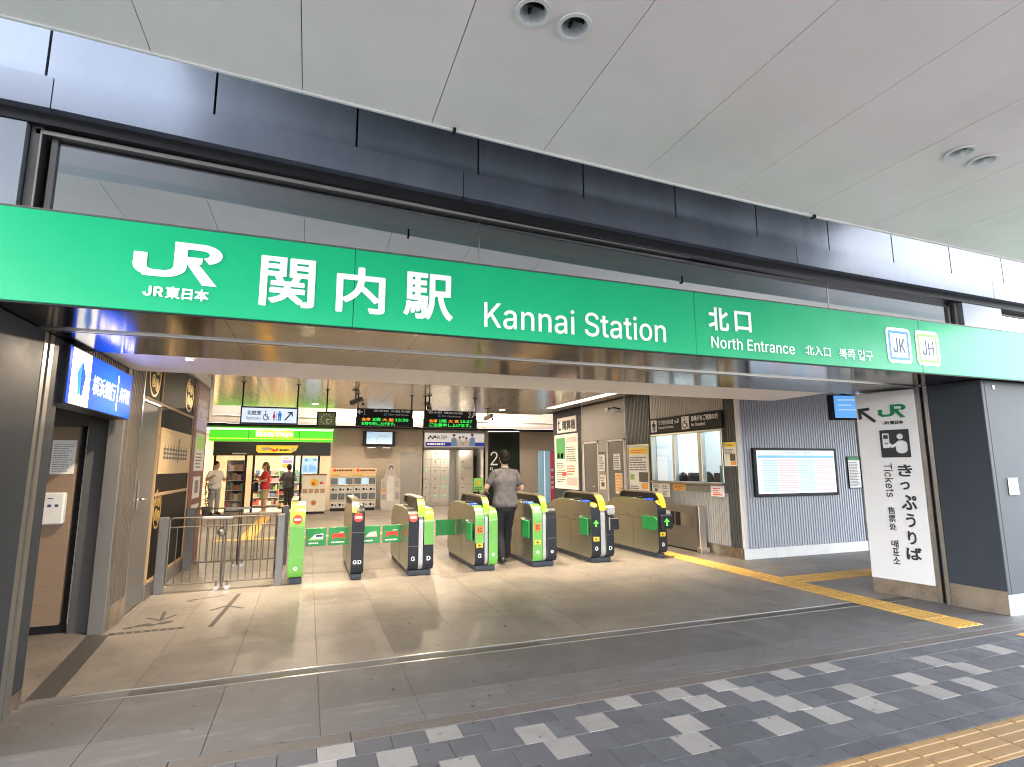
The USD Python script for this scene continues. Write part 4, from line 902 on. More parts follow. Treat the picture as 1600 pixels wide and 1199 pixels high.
put(cu, FC, affinity.scale(Point(0, 1.46).buffer(1), .075, .085), 'paper_ink', .002, 'hair_print', .03); put(cu, FC, affinity.scale(Point(.005, 1.43).buffer(1), .045, .065), 'paper_cream', .003, 'face_print', .03)
put(cu, FC, lines(-.31, .75, -.15, 1.0, 4, .6, 3).union(lines(.16, .8, .31, 1.02, 4, .6, 8)), 'cutout_grey', .002, 'print', .03); put(cu, FC, sbox(-.31, .62, -.16, .72), 'paper_orange', .002, 'print_block', .03); put(cu, FC, sbox(-.31, .35, -.16, .55).union(sbox(.17, .35, .31, .6)), 'cutout_grey', .001, 'print_block', .03)
obj('foot', B(2.5, 3.1, 20.2, 20.5, 0, .08), 'cutout_white', cu)
# wall screen, security advertisement, coin lockers
ws = thing('route_screen', 'wall mounted blue screen showing a line diagram above the capsule machines', 'display', (2.42, 20.7, 2.5))
obj('housing', B(1.84, 3.0, 20.68, 20.80, 2.26, 2.80, .008), 'plastic_black', ws); FW = front(0, 20.679, 0)
put(ws, FW, sbox(1.96, 2.33, 2.88, 2.77), 'screen_pale_blue', .002, 'screen'); put(ws, FW, LineString([(2.30, 2.42), (2.32, 2.54), (2.42, 2.62), (2.68, 2.62)]).buffer(.015, cap_style='flat'), 'screen_grey', .001, 'line_diagram', .002); put(ws, FW, lines(1.98, 2.72, 2.2, 2.75, 1, .8, 3).union(lines(2.0, 2.45, 2.12, 2.6, 3, .4, 4)), 'screen_blue', .001, 'screen_text', .002)
obj('wall_bracket', [B(2.0, 2.3, 20.74, 20.88, 2.18, 2.22), B(2.55, 2.85, 20.74, 20.88, 2.18, 2.22)], 'steel', ws)
ad = thing('security_advert', 'wide white and blue advertisement with uniformed guards above the coin lockers', 'advertisement', (5.3, 20.8, 2.5))
M('advert_white', (.78, .79, .82), .4, emit=.4, var=0); M('advert_blue', (.02, .04, .36), .4, emit=.3, var=0); M('skin_print', (.55, .36, .27), .5, emit=.2); M('uniform_blue', (.18, .32, .55), .5, emit=.2)
obj('light_box', B(4.13, 6.48, 20.80, 20.90, 2.26, 2.78, .006), 'advert_white', ad); FD = front(0, 20.7985, 0)
put(ad, FD, sbox(4.14, 2.275, 6.47, 2.43), 'advert_blue', .002, 'band'); put(ad, FD, lines(4.22, 2.32, 4.9, 2.40, 1, .9, 7, .05), 'advert_white', .001, 'band_text', .002); put(ad, FD, fit(glyphs('KSP', 'lat', 0, 90, 500), 4.60, 2.54, 4.98, 2.68), K, .002)
put(ad, FD, LineString([(4.25, 2.56), (4.33, 2.66), (4.42, 2.56), (4.50, 2.66), (4.55, 2.60)]).buffer(.025), K, .002, 'logo_mark'); put(ad, FD, Point(4.40, 2.61).buffer(.04), 'sign_yellow', .003, 'logo_dot')
for i, (x, h, cap) in enumerate(((5.25, .40, 1), (5.48, .34, 0), (5.74, .32, 0), (5.98, .42, 1))):
    zt_ = 2.28 + h
    put(ad, FD, Polygon([(x - .13, 2.28), (x + .13, 2.28), (x + .10, zt_ - .10), (x + .03, zt_ - .08), (x - .03, zt_ - .08), (x - .10, zt_ - .10)]), 'uniform_blue' if cap else 'paper', .002, 'figure_print', .002); put(ad, FD, affinity.scale(Point(x, zt_ - .03).buffer(1), .04, .055), 'skin_print', .002, 'face_print', .003)
    put(ad, FD, sbox(x - .065, zt_ - .0, x + .065, zt_ + .03).union(sbox(x - .05, zt_ + .02, x + .05, zt_ + .06)) if cap else affinity.scale(Point(x, zt_ + .0).buffer(1), .045, .035), K, .001, 'cap_print', .005)
put(ad, FD, fit(glyphs('警備', 'cjk', 2, 60), 5.58, 2.60, 5.66, 2.68), K, .002)
M('locker_face', (.52, .48, .43), .35, metal=.3); M('lamp_green', (.05, .8, .35), .4, emit=.9)
lk = thing('coin_lockers', 'beige coin lockers with green lights in the lit recess under the advertisement', 'lockers', (5.0, 21.8, 0))
obj('bank_body', [B(4.15, 5.28, 21.62, 22.1, 0, 2.16), B(5.62, 6.18, 21.32, 21.9, 0, 2.14)], 'locker_face', lk)
r = random.Random(12)
for c in range(3):
    for k in range(6):
        x = 4.17 + c * .37; z = .12 + k * .335; d = obj('locker_door', B(x, x + .355, 21.60, 21.62, z, z + .322, .004), 'locker_face', lk)
        b_ = trimesh.creation.icosphere(1, .03); b_.apply_translation([x + .18, 21.595, z + .24]); obj('lock', b_, 'lamp_green' if r.random() < .45 else 'steel_dull', d)
for k in range(6):
    z = .12 + k * .335; d = obj('locker_door', B(5.64, 6.16, 21.30, 21.32, z, z + .322, .004), 'locker_face', lk); b_ = trimesh.creation.icosphere(1, .025); b_.apply_translation([5.74, 21.295, z + .24]); obj('lock', b_, 'lamp_green' if k in (0, 3) else 'plastic_black', d)
obj('recess_wall', [B(4.06, 4.10, YB, 22.5, 0, 2.9), B(6.50, 6.54, YB, 22.5, 0, 2.9), B(4.1, 6.5, 22.4, 22.45, 0, 2.9), B(4.1, 6.5, YB + .1, 22.4, 2.25, 2.3)], 'wall_pale', lk); obj('recess_door', B(6.2, 6.48, 21.9, 21.93, 0, 1.95), 'dark_panel', lk)
obj('recess_lamp', B(4.5, 6.2, 21.1, 21.25, 2.23, 2.245), 'store_lamp', lk)
# --------------------------------------------------------------------------------------- hanging signs and lamps
def hangers(t, xs_, y, z0, z1=3.05):
    for x in xs_: obj('hanger', [B(x - .014, x + .014, y - .014, y + .014, z0, z1), B(x - .04, x + .04, y - .04, y + .04, z1 - .012, z1 - .001)], 'plastic_black', t)
M('lit_sign', (.68, .80, .96), .4, emit=.85, var=0); M('lit_ink', (.02, .03, .10), .5); M('lit_red', (.62, .02, .16), .4, emit=.3); M('lit_blue_ink', (.0, .20, .75), .4, emit=.5)
wc = thing('restroom_sign', 'hanging lit pale blue restroom sign with wheelchair, woman, man and arrow', 'sign', (-.7, 11, 2.45))
obj('housing', B(-1.19, -.215, 11.0, 11.12, 2.285, 2.605, .006), 'ink_navy', wc); FWc = front(0, 10.999, 0)
put(wc, FWc, sbox(-1.165, 2.31, -.24, 2.575), 'lit_sign', .002, 'face')
put(wc, FWc, fit(glyphs('化粧室', 'cjk', 2, 100), -1.08, 2.445, -.845, 2.53), 'lit_ink', .001, lift=.002); put(wc, FWc, fit(glyphs('Restrooms', 'lat', 0, 90, 450), -1.09, 2.36, -.85, 2.415), 'lit_ink', .001, lift=.002)
put(wc, FWc, fit(wheelchair(), -.815, 2.35, -.70, 2.53), 'lit_ink', .001, 'pictogram', .002); put(wc, FWc, fit(woman_sign(), -.655, 2.35, -.60, 2.52), 'lit_red', .001, 'pictogram', .002)
put(wc, FWc, sbox(-.592, 2.35, -.586, 2.52), 'lit_ink', .001, 'divider', .002); put(wc, FWc, fit(man_sign(), -.565, 2.35, -.50, 2.53), 'lit_blue_ink', .001, 'pictogram', .002); put(wc, FWc, arrow(-.44, 2.36, -.325, 2.51, .024, 2.2), 'lit_ink', .001, 'arrow', .002)
hangers(wc, (-1.17, -.235), 11.06, 2.60)
ck = thing('hall_clock', 'dark framed square hanging clock with an olive dial', 'clock', (.31, 11.6, 2.45))
obj('case', B(.125, .485, 11.6, 11.70, 2.30, 2.60, .006), 'plastic_black', ck); FK = front(0, 11.599, 0); M('clock_dial', (.13, .16, .07), .4, emit=.18); M('clock_mark', (.72, .75, .4), .4, emit=.35)
put(ck, FK, sbox(.15, 2.325, .46, 2.575), 'clock_dial', .002, 'dial'); c_ = np.array([.305, 2.45])
marks = unary_union([LineString([c_ + np.array([math.sin(a), math.cos(a)]) * .088, c_ + np.array([math.sin(a), math.cos(a)]) * .112]).buffer(.006) for a in np.arange(12) * math.pi / 6])
put(ck, FK, marks, 'clock_mark', .001, 'hour_mark', .002)
for L_, a, w in ((.085, math.radians(168), .006), (.06, math.radians(98), .008)): put(ck, FK, LineString([c_, c_ + np.array([math.sin(a), math.cos(a)]) * L_]).buffer(w), 'clock_mark', .001, 'hand', .003)
hangers(ck, (.305,), 11.65, 2.59)
M('led_green', (.03, .95, .10), .4, emit=.9, var=0); M('led_orange', (1., .30, .02), .4, emit=.95, var=0); M('led_amber', (.9, .55, .05), .4, emit=.8, var=0); M('board_text', (.62, .64, .66), .5, emit=.15)
def depboard(x0, num, left, parts, label, line2):
    x1 = x0 + 1.18; t = thing('departure_board', label, 'departure board', ((x0 + x1) / 2, 12, 2.5))
    obj('upper_panel', B(x0, x1, 12.0, 12.10, 2.555, 2.735, .004), 'black_metal', t); obj('led_panel', B(x0 - .015, x1 + .015, 11.985, 12.12, 2.355, 2.552, .005), 'plastic_black', t)
    F = front(0, 11.999, 0); F2 = front(0, 11.984, 0)
    if left:
        put(t, F, arrow(x0 + .12, 2.655, x0 + .02, 2.655, .022, 2.), 'board_text', .002, 'arrow'); put(t, F, fit(glyphs('1', 'lat', 0, 90, 400), x0 + .14, 2.60, x0 + .18, 2.71), 'board_text', .002); a = x0 + .34
    else:
        put(t, F, arrow(x1 - .10, 2.60, x1 - .02, 2.70, .022, 2.), 'board_text', .002, 'arrow'); put(t, F, fit(glyphs('2', 'lat', 0, 90, 400), x1 - .19, 2.60, x1 - .12, 2.71), 'board_text', .002); a = x0 + .08
    put(t, F, fit(glyphs(parts[4], 'cjk', 1, 70), a, 2.665, a + .78, 2.712), 'board_text', .002); put(t, F, sbox(a + .22, 2.585, a + .28, 2.64), 'badge_blue', .002, 'line_mark'); put(t, F, fit(glyphs(parts[5], 'lat', 0, 60, 400), a + .31, 2.595, a + .74, 2.632), 'board_text', .002)
    put(t, F2, fit(glyphs(parts[0], 'cjk', 2, 80), x0 + .10, 2.465, x0 + .28, 2.535), 'led_orange', .002, 'led_text'); put(t, F2, fit(glyphs(parts[1], 'cjk', 2, 80), x0 + .32, 2.465, x0 + .49, 2.535), 'led_green', .002, 'led_text'); put(t, F2, fit(glyphs(parts[2], 'cjk', 2, 80), x0 + .53, 2.465, x0 + .77, 2.535), 'led_orange', .002, 'led_text'); put(t, F2, fit(glyphs(parts[3], 'lat', 1, 80, 600), x0 + .80, 2.47, x0 + 1.08, 2.53), 'led_green', .002, 'led_text')
    put(t, F2, fit(glyphs(line2, 'cjk', 2, 80), x0 + .10, 2.375, x0 + .80 + (0 if left else .26), 2.45), 'led_green', .002, 'led_text'); hangers(t, (x0 + .02, x1 - .02), 12.05, 2.73)
depboard(.92, '1', True, ('各停', '10両', '大 船', '15:30', '根岸線 大船方面', 'for Ofuna'), 'hanging departure board for platform 1, with green 15:30, left of its twin', 'お待ち申し上げます。')
depboard(2.36, '2', False, ('各停', '10両', '大 宮', '15:27', '桜木町 横浜方面', 'for Yokohama'), 'hanging departure board for platform 2, with green 15:27 and arrow at right', 'ご注意申し上げます。')
def cctv(label, loc, rz=0):
    t = thing('security_camera', label, 'camera', loc, rz); obj('mount', [tube([(0, 0, .24), (0, 0, .06)], .014), B(-.05, .05, -.05, .05, .22, .24)], 'plastic_black', t, world=False)
    b = B(-.045, .045, -.16, .12, -.04, .05, .012); b.apply_transform(trimesh.transformations.rotation_matrix(-.3, [1, 0, 0])); obj('housing', b, 'door_grey', t, world=False); obj('lens', trimesh.creation.cylinder(.03, .02, sections=12, transform=trimesh.transformations.rotation_matrix(math.pi / 2, [1, 0, 0]) @ trimesh.transformations.translation_matrix([0, -.05, .168])), 'plastic_black', t, world=False)
cctv('grey security camera hanging above the first departure board', (.84, 11.4, 2.80), .9); cctv('small security camera hanging between the two departure boards', (2.42, 11.8, 2.80), -.4); cctv('security camera hanging on a pole left of the walking man', (4.2, 13.2, 2.72), .5)
wcam = thing('wall_camera', 'white round camera on an arm on the grey wall above the service doors', 'camera', (6.6, 11.0, 2.75))
obj('arm', tube([(6.66, 10.95, 2.80), (6.50, 10.95, 2.82), (6.50, 11.2, 2.82)], .016), 'plastic_black', wcam); s_ = trimesh.creation.icosphere(2, .06); s_.apply_translation([6.50, 11.25, 2.80]); obj('dome', s_, 'panel_white', wcam, smooth=40)
sp = thing('wall_speaker', 'beige box speaker tilted under the ceiling by the office corner', 'speaker', (6.1, 7.6, 2.75))
bxs = B(-.13, .13, -.09, .09, -.08, .08, .015); bxs.apply_transform(trimesh.transformations.rotation_matrix(.35, [1, 0, 0])); bxs.apply_translation([6.08, 7.62, 2.78]); obj('box', bxs, 'paper_cream', sp); obj('bracket', B(6.2, 6.66, 7.65, 7.70, 2.80, 2.84), 'plastic_black', sp)

def lamp_disk(path, x, y, z, power, r=.07, col=(1., .80, .58), cone=50.):
    d = UsdLux.DiskLight.Define(stage, path + '/lamp_light'); d.CreateRadiusAttr(r); d.CreateIntensityAttr(power * LUM * LAMP); d.CreateNormalizeAttr(True); d.CreateColorAttr(Gf.Vec3f(*col)); UsdGeom.Xformable(d).AddTranslateOp().Set(Gf.Vec3d(x, y, z))
    if cone: sa = UsdLux.ShapingAPI.Apply(d.GetPrim()); sa.CreateShapingConeAngleAttr(cone); sa.CreateShapingConeSoftnessAttr(.4)
LAMP = 5.3
def downlight(label, x, y, z, power, r=.07, group='warm downlights in the hall ceiling', hood=False):
    t = thing('hall_downlight', label, 'downlight', (x, y, z), group=group)
    if hood:
        h_ = trimesh.creation.annulus(.076, .083, .215); h_.apply_translation([0, 0, .107]); obj('hood', h_, 'plastic_black', t, smooth=30, world=False)
    up = .20 if hood else 0.0; ro = .082 if hood else r
    ring = trimesh.creation.annulus(ro, ro + .022, .008); ring.apply_translation([0, 0, -.005]); obj('trim_ring', ring, 'trim_white', t, world=False)
    c = trimesh.creation.cylinder(r - .002, .004, sections=20); c.apply_translation([0, 0, up - .002]); obj('lamp', c, 'lamp_warm', t, world=False)
    lamp_disk(t, 0, 0, up - .012, power, r)
HL = 'warm recessed ceiling downlight in the hall'
for x in (-1.0, .3, 1.6, 2.95, 4.25, 5.55): downlight('warm recessed downlight in the row above the gate fronts', x, 7.75, 3.048, 18.0, hood=True)
for x in (-.4, 1.3, 3.0, 4.7): downlight('warm recessed downlight in the row above the gate ends', x, 9.6, 3.048, 5.0, hood=True)
for x, w_ in ((-2.4, 'leftmost, before the store'), (.1, 'behind the clock'), (2.9, 'behind the second departure board'), (5.0, 'rightmost, by the grey wall')): downlight('warm round downlight in the far row of the hall ceiling, ' + w_, x, 14.4, 3.045, 9.0)
downlight('small warm downlight in the lowered ceiling by the left wall', -1.05, 5.6, 2.471, 4.5, .035, group=None)
for x in (1.4, 3.4, 7.3): downlight('warm downlight washing the far ribbed wall', x, 20.1, 3.595, 5.0, group='far wall downlights')
cv = thing('cove_lamp', 'long recessed strip of warm light in the hall ceiling beside the office', 'ceiling light', (6.0, 11.6, 3.04))
obj('diffuser', B(5.92, 6.16, 9.7, 13.5, 3.040, 3.046), 'cove_warm', cv); obj('frame', [B(5.88, 5.918, 9.66, 13.54, 3.036, 3.049), B(6.162, 6.20, 9.66, 13.54, 3.036, 3.049)], 'trim_white', cv)
cv2 = thing('back_cove_lamp', 'long horizontal strip of warm cove light above the far wall', 'ceiling light', (3, 20.4, 3.2))
obj('diffuser', B(-3.3, 9.7, 20.42, 20.62, 3.225, 3.24), 'cove_warm', cv2)
def rect_lamp(path, x, y, z, w, h, power, col, rx=0):
    d = UsdLux.RectLight.Define(stage, path + '/lamp_light'); d.CreateWidthAttr(w); d.CreateHeightAttr(h); d.CreateIntensityAttr(power * LUM * LAMP); d.CreateNormalizeAttr(True); d.CreateColorAttr(Gf.Vec3f(*col)); UsdGeom.Xformable(d).AddTranslateOp().Set(Gf.Vec3d(x, y, z))

rect_lamp(st, -1.2 + 1.2, 21.7 - 20.9, 2.55, 3.0, 1.0, 10.0, (1., .84, .62)); rect_lamp(to, 7.6 - 8, 8.6 - 9, 2.56, 1.0, 1.6, 2.6, (.88, .95, 1.)); rect_lamp(lk, .2, -.6, 2.20, 1.4, .12, 2.0, (1., .88, .70))
# --------------------------------------------------------------------------------------------- ticket gates
M('gate_steel', (.40, .39, .30), .28, metal=.9, var=.03, scale=2); M('gate_green', (.13, .40, .065), .35, coat=.3, var=.02); M('gate_lime', (.24, .55, .035), .35, coat=.3, var=.02); M('gate_black', (.012, .014, .019), .38, var=.1, spec=.3); M('gate_top', (.16, .25, .08), .3, coat=.3); M('gate_grey', (.42, .42, .42), .35, metal=.5)
M('flap_green', (.015, .26, .06), .4, var=.04); M('gate_red', (.70, .04, .02), .4, emit=.35); M('gate_orange', (.85, .16, .02), .4, emit=.25); M('gate_yellow', (.85, .55, .02), .4, emit=.1); M('gate_blue', (.02, .10, .75), .25, emit=.35); M('arrow_green', (.10, .85, .05), .4, emit=.8); M('gate_base', (.03, .036, .05), .5)
GY0, GY1 = 7.93, 9.63
def gprofile(y0=GY0, y1=GY1, top=.925, rad=.17):
    """front outline from the plinth up over the rounded nose, then the whole closed side outline"""
    front_ = [(y0 + .10, .075)] + arc(y0 + .10, .175, .10, 270, 180, 6) + arc(y0 + rad, top - rad, rad, 180, 95, 9)
    rest_ = [(y0 + .5, top + .012), (y1 - .28, top - .01), (y1 - .10, top - .09), (y1, top - .24), (y1, .16), (y1 - .08, .075)]
    return front_, Polygon(front_ + rest_)
class Nose:
    """a gate's front outline by length, for laying panels and symbols along its curve"""
    def __init__(s, pts):
        s.p = np.array(pts); s.L = np.r_[0, np.cumsum(np.linalg.norm(np.diff(s.p, axis=0), axis=1))]
    def at(s, t, off=0):
        t = np.asarray(t, float); q = np.c_[np.interp(t, s.L, s.p[:, 0]), np.interp(t, s.L, s.p[:, 1])]
        e = 1e-2; a = np.c_[np.interp(t - e, s.L, s.p[:, 0]), np.interp(t - e, s.L, s.p[:, 1])]; b = np.c_[np.interp(t + e, s.L, s.p[:, 0]), np.interp(t + e, s.L, s.p[:, 1])]
        d = b - a; d /= np.linalg.norm(d, axis=1, keepdims=True); n = np.c_[-d[:, 1], d[:, 0]]
        return q + n * np.asarray(off).reshape(-1, 1)
    def of_z(s, z): return float(np.interp(z, s.p[:, 1], s.L))
    def strip(s, x0, x1, t0, t1, thick=.008):
        ts = np.unique(np.r_[t0, s.L[(s.L > t0) & (s.L < t1)], t1]); o = s.at(ts, thick); i = s.at(ts, -.004)
        return ext_x(Polygon(np.vstack([o, i[::-1]])), x0, x1)
    def decal(s, g, lift=.0085, t=.0012):
        m = extr(g, t); m = m.subdivide_to_size(.03, max_iter=8); v = m.vertices
        q = s.at(v[:, 1], lift + v[:, 2]); return trimesh.Trimesh(np.c_[v[:, 0], q], m.faces, process=False)
def noentry(n, x, z, r):
    s = n.of_z(z); c = Point(x, s).buffer(r); return n.decal(c), n.decal(sbox(x - r * .68, s - r * .2, x + r * .68, s + r * .2), .0098)
def gate(label, halves, arch_x, side='gate_steel', flap_side=None, arch_front='gate_lime', pads=True, y0=GY0):
    """halves: list of (x0, x1, [(z0, z1, look)...], marks) from left to right"""
    X0, X1 = halves[0][0], halves[-1][1]
    t = thing('ticket_gate', label, 'ticket gate', ((X0 + X1) / 2, y0 + .8, 0), group='row of ticket gates')
    obj('plinth', B(X0 + .02, X1 - .02, y0 + .06, GY1 - .04, 0, .072, .006), 'gate_base', t)
    for hi, (x0, x1, bands, marks, setback, top) in enumerate(halves):
        f, poly = gprofile(y0 + setback, GY1, top); n = Nose(f)
        obj('body', ext_x(poly, x0 + .003, x1 - .003), side if bands else 'gate_grey', t)
        for z0, z1, k in bands: obj('front_panel', n.strip(x0 + .004, x1 - .004, n.of_z(z0) + .002, n.L[-1] if z1 > 1 else n.of_z(z1) - .002), k, t, smooth=35)
        cx = (x0 + x1) / 2; w = x1 - x0
        for kind, z in marks:
            s = n.of_z(z)
            if kind == 'noentry':
                a, b = noentry(n, cx, z, min(.06, w * .42)); obj('no_entry_disc', a, 'gate_red', t); obj('no_entry_bar', b, 'letter_white', t)
            elif kind == 'ic':
                obj('ic_plate', n.decal(rrect(cx - .052, s - .055, cx + .052, s + .055, .008)), 'gate_orange', t); obj('ic_letters', n.decal(fit(glyphs('IC', 'lat', 0, 90, 800), cx - .032, s - .032, cx + .034, s + .034), .0098), K, t)
            elif kind == 'icw': obj('ic_text', n.decal(fit(glyphs('IC', 'lat', 1, 90, 800), cx - .055, s - .04, cx + .055, s + .04)), W, t)
            elif kind == 'ticket':
                obj('ticket_plate', n.decal(rrect(cx - .05, s - .03, cx + .05, s + .035, .006)), 'gate_yellow', t); obj('ticket_mark', n.decal(unary_union([Polygon([(cx - .02, s - .012), (cx + .03, s + .005), (cx - .02, s + .022)]), sbox(cx - .035, s - .024, cx + .035, s - .018)]), .0098), K, t)
            elif kind == 'dot': obj('gate_number_mark', n.decal(Point(cx, s).buffer(.024).difference(Point(cx, s).buffer(.01))), W, t)
            elif kind == 'gd':
                obj('mark_letters', n.decal(fit(glyphs('G', 'lat', 0, 80, 700), cx - .055, s - .026, cx - .005, s + .026).union(fit(glyphs('D', 'lat', 0, 80, 700), cx + .008, s - .026, cx + .055, s + .026))), W, t)
            elif kind in 'GD': obj('mark_letters', n.decal(fit(glyphs(kind, 'lat', 0, 80, 700), cx - .026, s - .03, cx + .026, s + .03)), W, t)
            elif kind == 'arrow': obj('arrow_lamp', n.decal(unary_union([Polygon([(cx, s + .055), (cx - .05, s), (cx + .05, s)]), sbox(cx - .016, s - .05, cx + .016, s + .004)])), 'arrow_green', t)
            elif kind == 'slot': obj('ticket_slot', n.decal(Point(cx, s).buffer(.055)), 'gate_yellow', t); obj('slot_mouth', n.decal(sbox(cx - .03, s - .008, cx + .03, s + .01), .0098), K, t)
        if pads and hi == 0 and bands:
            tz = top + .006
            obj('reader_pad', B(cx - w * .33, cx + w * .33, y0 + .26, y0 + .42, tz + .0, tz + .022, .006), 'gate_blue', t); obj('top_plate', B(x0 + .012, x1 - .012, y0 + .46, GY1 - .45, tz - .01, tz + .012, .005), 'gate_top', t); obj('display', B(x0 + .03, x1 - .03, y0 + .50, y0 + .66, tz + .013, tz + .04, .006), 'plastic_black', t); obj('top_label', B(x0 + .035, x1 - .05, y0 + .72, y0 + .84, tz + .0125, tz + .0145), 'paper', t)
    # hand rail over the top
    ax0, ax1 = arch_x; c = [(y0 + .015, .80)] + arc(y0 + .27, .80, .255, 180, 92, 10) + [(GY1 - .52, 1.055)] + arc(GY1 - .52, .87, .185, 90, 20, 6)
    ln = LineString(c); fr_ = LineString(c[:9]); rr_ = LineString(c[8:])
    obj('rail_front', ext_x(fr_.buffer(.013, cap_style='flat'), ax0, ax1), arch_front, t, smooth=30); obj('rail', ext_x(rr_.buffer(.013, cap_style='flat'), ax0, ax1), 'gate_steel', t, smooth=30)
    yy = (ax0 + ax1) / 2; inner = Polygon(c + [(GY1 - .36, .88), (y0 + .10, .88)]).buffer(-.014)
    obj('rail_panel', ext_x(inner, yy - .012, yy + .012), 'plastic_black', t)
    obj('rail_stripe', ext_x(LineString(c[3:7]).buffer(.0155, cap_style='flat'), ax0 + .015, ax0 + (ax1 - ax0) * .6), 'gate_yellow', t)
    # side seams and screws on the left flank, folded flap
    xl = X0 + .003
    obj('side_seam', [B(xl - .0015, xl, y0 + .14, GY1 - .06, .615, .620), B(xl - .0015, xl, y0 + .75, y0 + .754, .10, .61)], 'plastic_black', t)
    obj('side_fixings', [B(xl - .004, xl, y0 + .55 + k, y0 + .575 + k, .70 - .06 * (k > .2), .715 - .06 * (k > .2)) for k in (0, .32, .40, .9)], 'plastic_black', t)
    if flap_side:
        obj('folded_flap', B(X0 - .045, X0 - .02, y0 + .05, y0 + .33, .42, .68, .006), 'flap_green', t); obj('flap_hinge', [B(X0 - .04, X0 + .003, y0 + .33, y0 + .37, .40, .70, .005)], 'steel', t)
    return t
def flap(t, x0, x1, y, pic=None):
    a, b = min(x0, x1), max(x0, x1)
    obj('flap', B(a, b, y, y + .022, .395, .645, .006), 'flap_green', t)
    F = front(a, y - .0005, 0); w = b - a
    if pic == 'train':
        put(t, F, Polygon([(w * .12, .475), (w * .45, .555), (w * .85, .565), (w * .85, .475)]), 'letter_white', .002, 'flap_picture'); put(t, F, sbox(w * .5, .52, w * .82, .548), 'ink_navy', .001, 'flap_picture', .002); put(t, F, sbox(w * .12, .478, w * .85, .49), 'gate_lime', .001, 'flap_picture', .002)
    elif pic == 'red': put(t, F, unary_union([sbox(w * .2, .50, w * .85, .555), sbox(w * .2, .48, w * .3, .51), sbox(w * .75, .48, w * .85, .51)]), 'gate_red', .002, 'flap_picture'); put(t, F, sbox(w * .55, .565, w * .8, .578), 'letter_white', .001, 'flap_picture')
    elif pic == 'bus': put(t, F, Polygon([(w * .2, .50), (w * .45, .555), (w * .8, .565), (w * .85, .50)]), 'atm_grey', .002, 'flap_picture'); put(t, F, sbox(w * .2, .485, w * .85, .50), 'paper_pink', .001, 'flap_picture')
    if pic: put(t, F, lines(w * .15, .425, w * .85, .45, 1, .8, int(x0 * 100)), 'letter_white', .001, 'flap_print')
LG = 'gate_green'; BK = 'gate_black'
g1 = gate('narrow green ticket gate with a red no-entry disc, beside the railing', [(-.185, .005, [(.09, .34, LG), (.34, .735, LG), (.735, 2, 'gate_lime')], [('noentry', .82), ('dot', .20)], 0, .985)], (-.185, -.10), arch_front='gate_lime', pads=False)
flap(g1, .02, .295, 8.52, 'train')
g2 = gate('narrow black fronted ticket gate with a red no-entry disc', [(.595, .77, [(.09, .62, BK), (.62, 2, BK)], [('noentry', .82), ('gd', .235)], 0, .965)], (.60, .69), arch_front='steel', pads=False)
flap(g2, .325, .590, 8.52, 'red'); flap(g2, .785, 1.045, 8.52, 'bus')
g3 = gate('double ticket gate with one black half and one lime topped half', [(1.36, 1.505, [(.09, .40, BK), (.40, 2, BK)], [('noentry', .79), ('G', .235)], 0, .90), (1.508, 1.575, [], [], .0, .89), (1.578, 1.72, [(.09, .42, BK), (.42, .74, LG), (.74, 2, 'gate_lime')], [('D', .235)], -.02, .90)], (1.50, 1.60), pads=False)
flap(g3, 1.085, 1.352, 8.52, 'red')
g4 = gate('green double ticket gate left of the walking man', [(2.33, 2.475, [(.09, .40, BK), (.40, .72, LG), (.72, 2, LG)], [('icw', .83), ('ic', .585), ('ticket', .36), ('G', .22)], 0, .92), (2.478, 2.53, [], [], .0, .90), (2.533, 2.675, [(.09, .42, LG), (.42, .72, LG), (.72, 2, LG)], [('dot', .23)], -.02, .88)], (2.47, 2.56), flap_side=True)
flap(g4, 2.0, 2.322, 9.05)
g5 = gate('ticket gate with a green left half and black right half, right of the walking man', [(3.235, 3.40, [(.09, .40, LG), (.40, .72, LG), (.72, 2, LG)], [('icw', .83), ('ic', .585), ('ticket', .36), ('dot', .22)], 0, .92), (3.403, 3.46, [], [], .0, .90), (3.463, 3.625, [(.09, .42, BK), (.42, 2, BK)], [('dot', .22)], -.02, .88)], (3.395, 3.485), flap_side=True)
g6 = gate('black fronted double ticket gate with a green arrow and yellow ticket slot', [(4.235, 4.40, [(.09, .40, BK), (.40, 2, BK)], [('slot', .885), ('arrow', .60), ('ticket', .36), ('G', .22)], 0, .92), (4.403, 4.485, [], [], .0, .90), (4.488, 4.625, [(.09, .42, BK), (.42, 2, BK)], [('D', .22)], -.02, .86)], (4.39, 4.50), flap_side=True, arch_front='gate_yellow')
obj('side_reader', [B(4.53, 4.70, 7.86, 8.05, .50, .68, .01)], 'gate_black', g6); obj('side_reader_hood', B(4.52, 4.66, 7.88, 8.06, .72, .87, .03), 'gate_grey', g6); obj('reader_edge', B(4.515, 4.53, 7.85, 8.05, .50, .70), 'steel', g6)
g7 = gate('rightmost ticket gate with black end and green arrow beside the tactile path', [(5.47, 5.64, [(.09, .40, BK), (.40, 2, BK)], [('slot', .885), ('ticket', .38), ('G', .22)], 0, .92)], (5.56, 5.645), arch_front='gate_yellow')
obj('wide_gate_head', B(5.50, 5.73, 7.86, 8.14, .46, .70, .02), 'gate_black', g7); FH = front(5.60, 7.859, .58); put(g7, FH, unary_union([Polygon([(0, .065), (-.055, .005), (.055, .005)]), sbox(-.018, -.06, .018, .01)]), 'arrow_green', .003, 'arrow_lamp')
ss = rightwall(5.468, 0, 0); obj('wide_flap', ss.put(Polygon([(-8.36, .44), (-8.36, .66), (-8.0, .66), (-7.93, .62), (-7.93, .48), (-8.0, .44)]), .018), 'flap_green', g7)

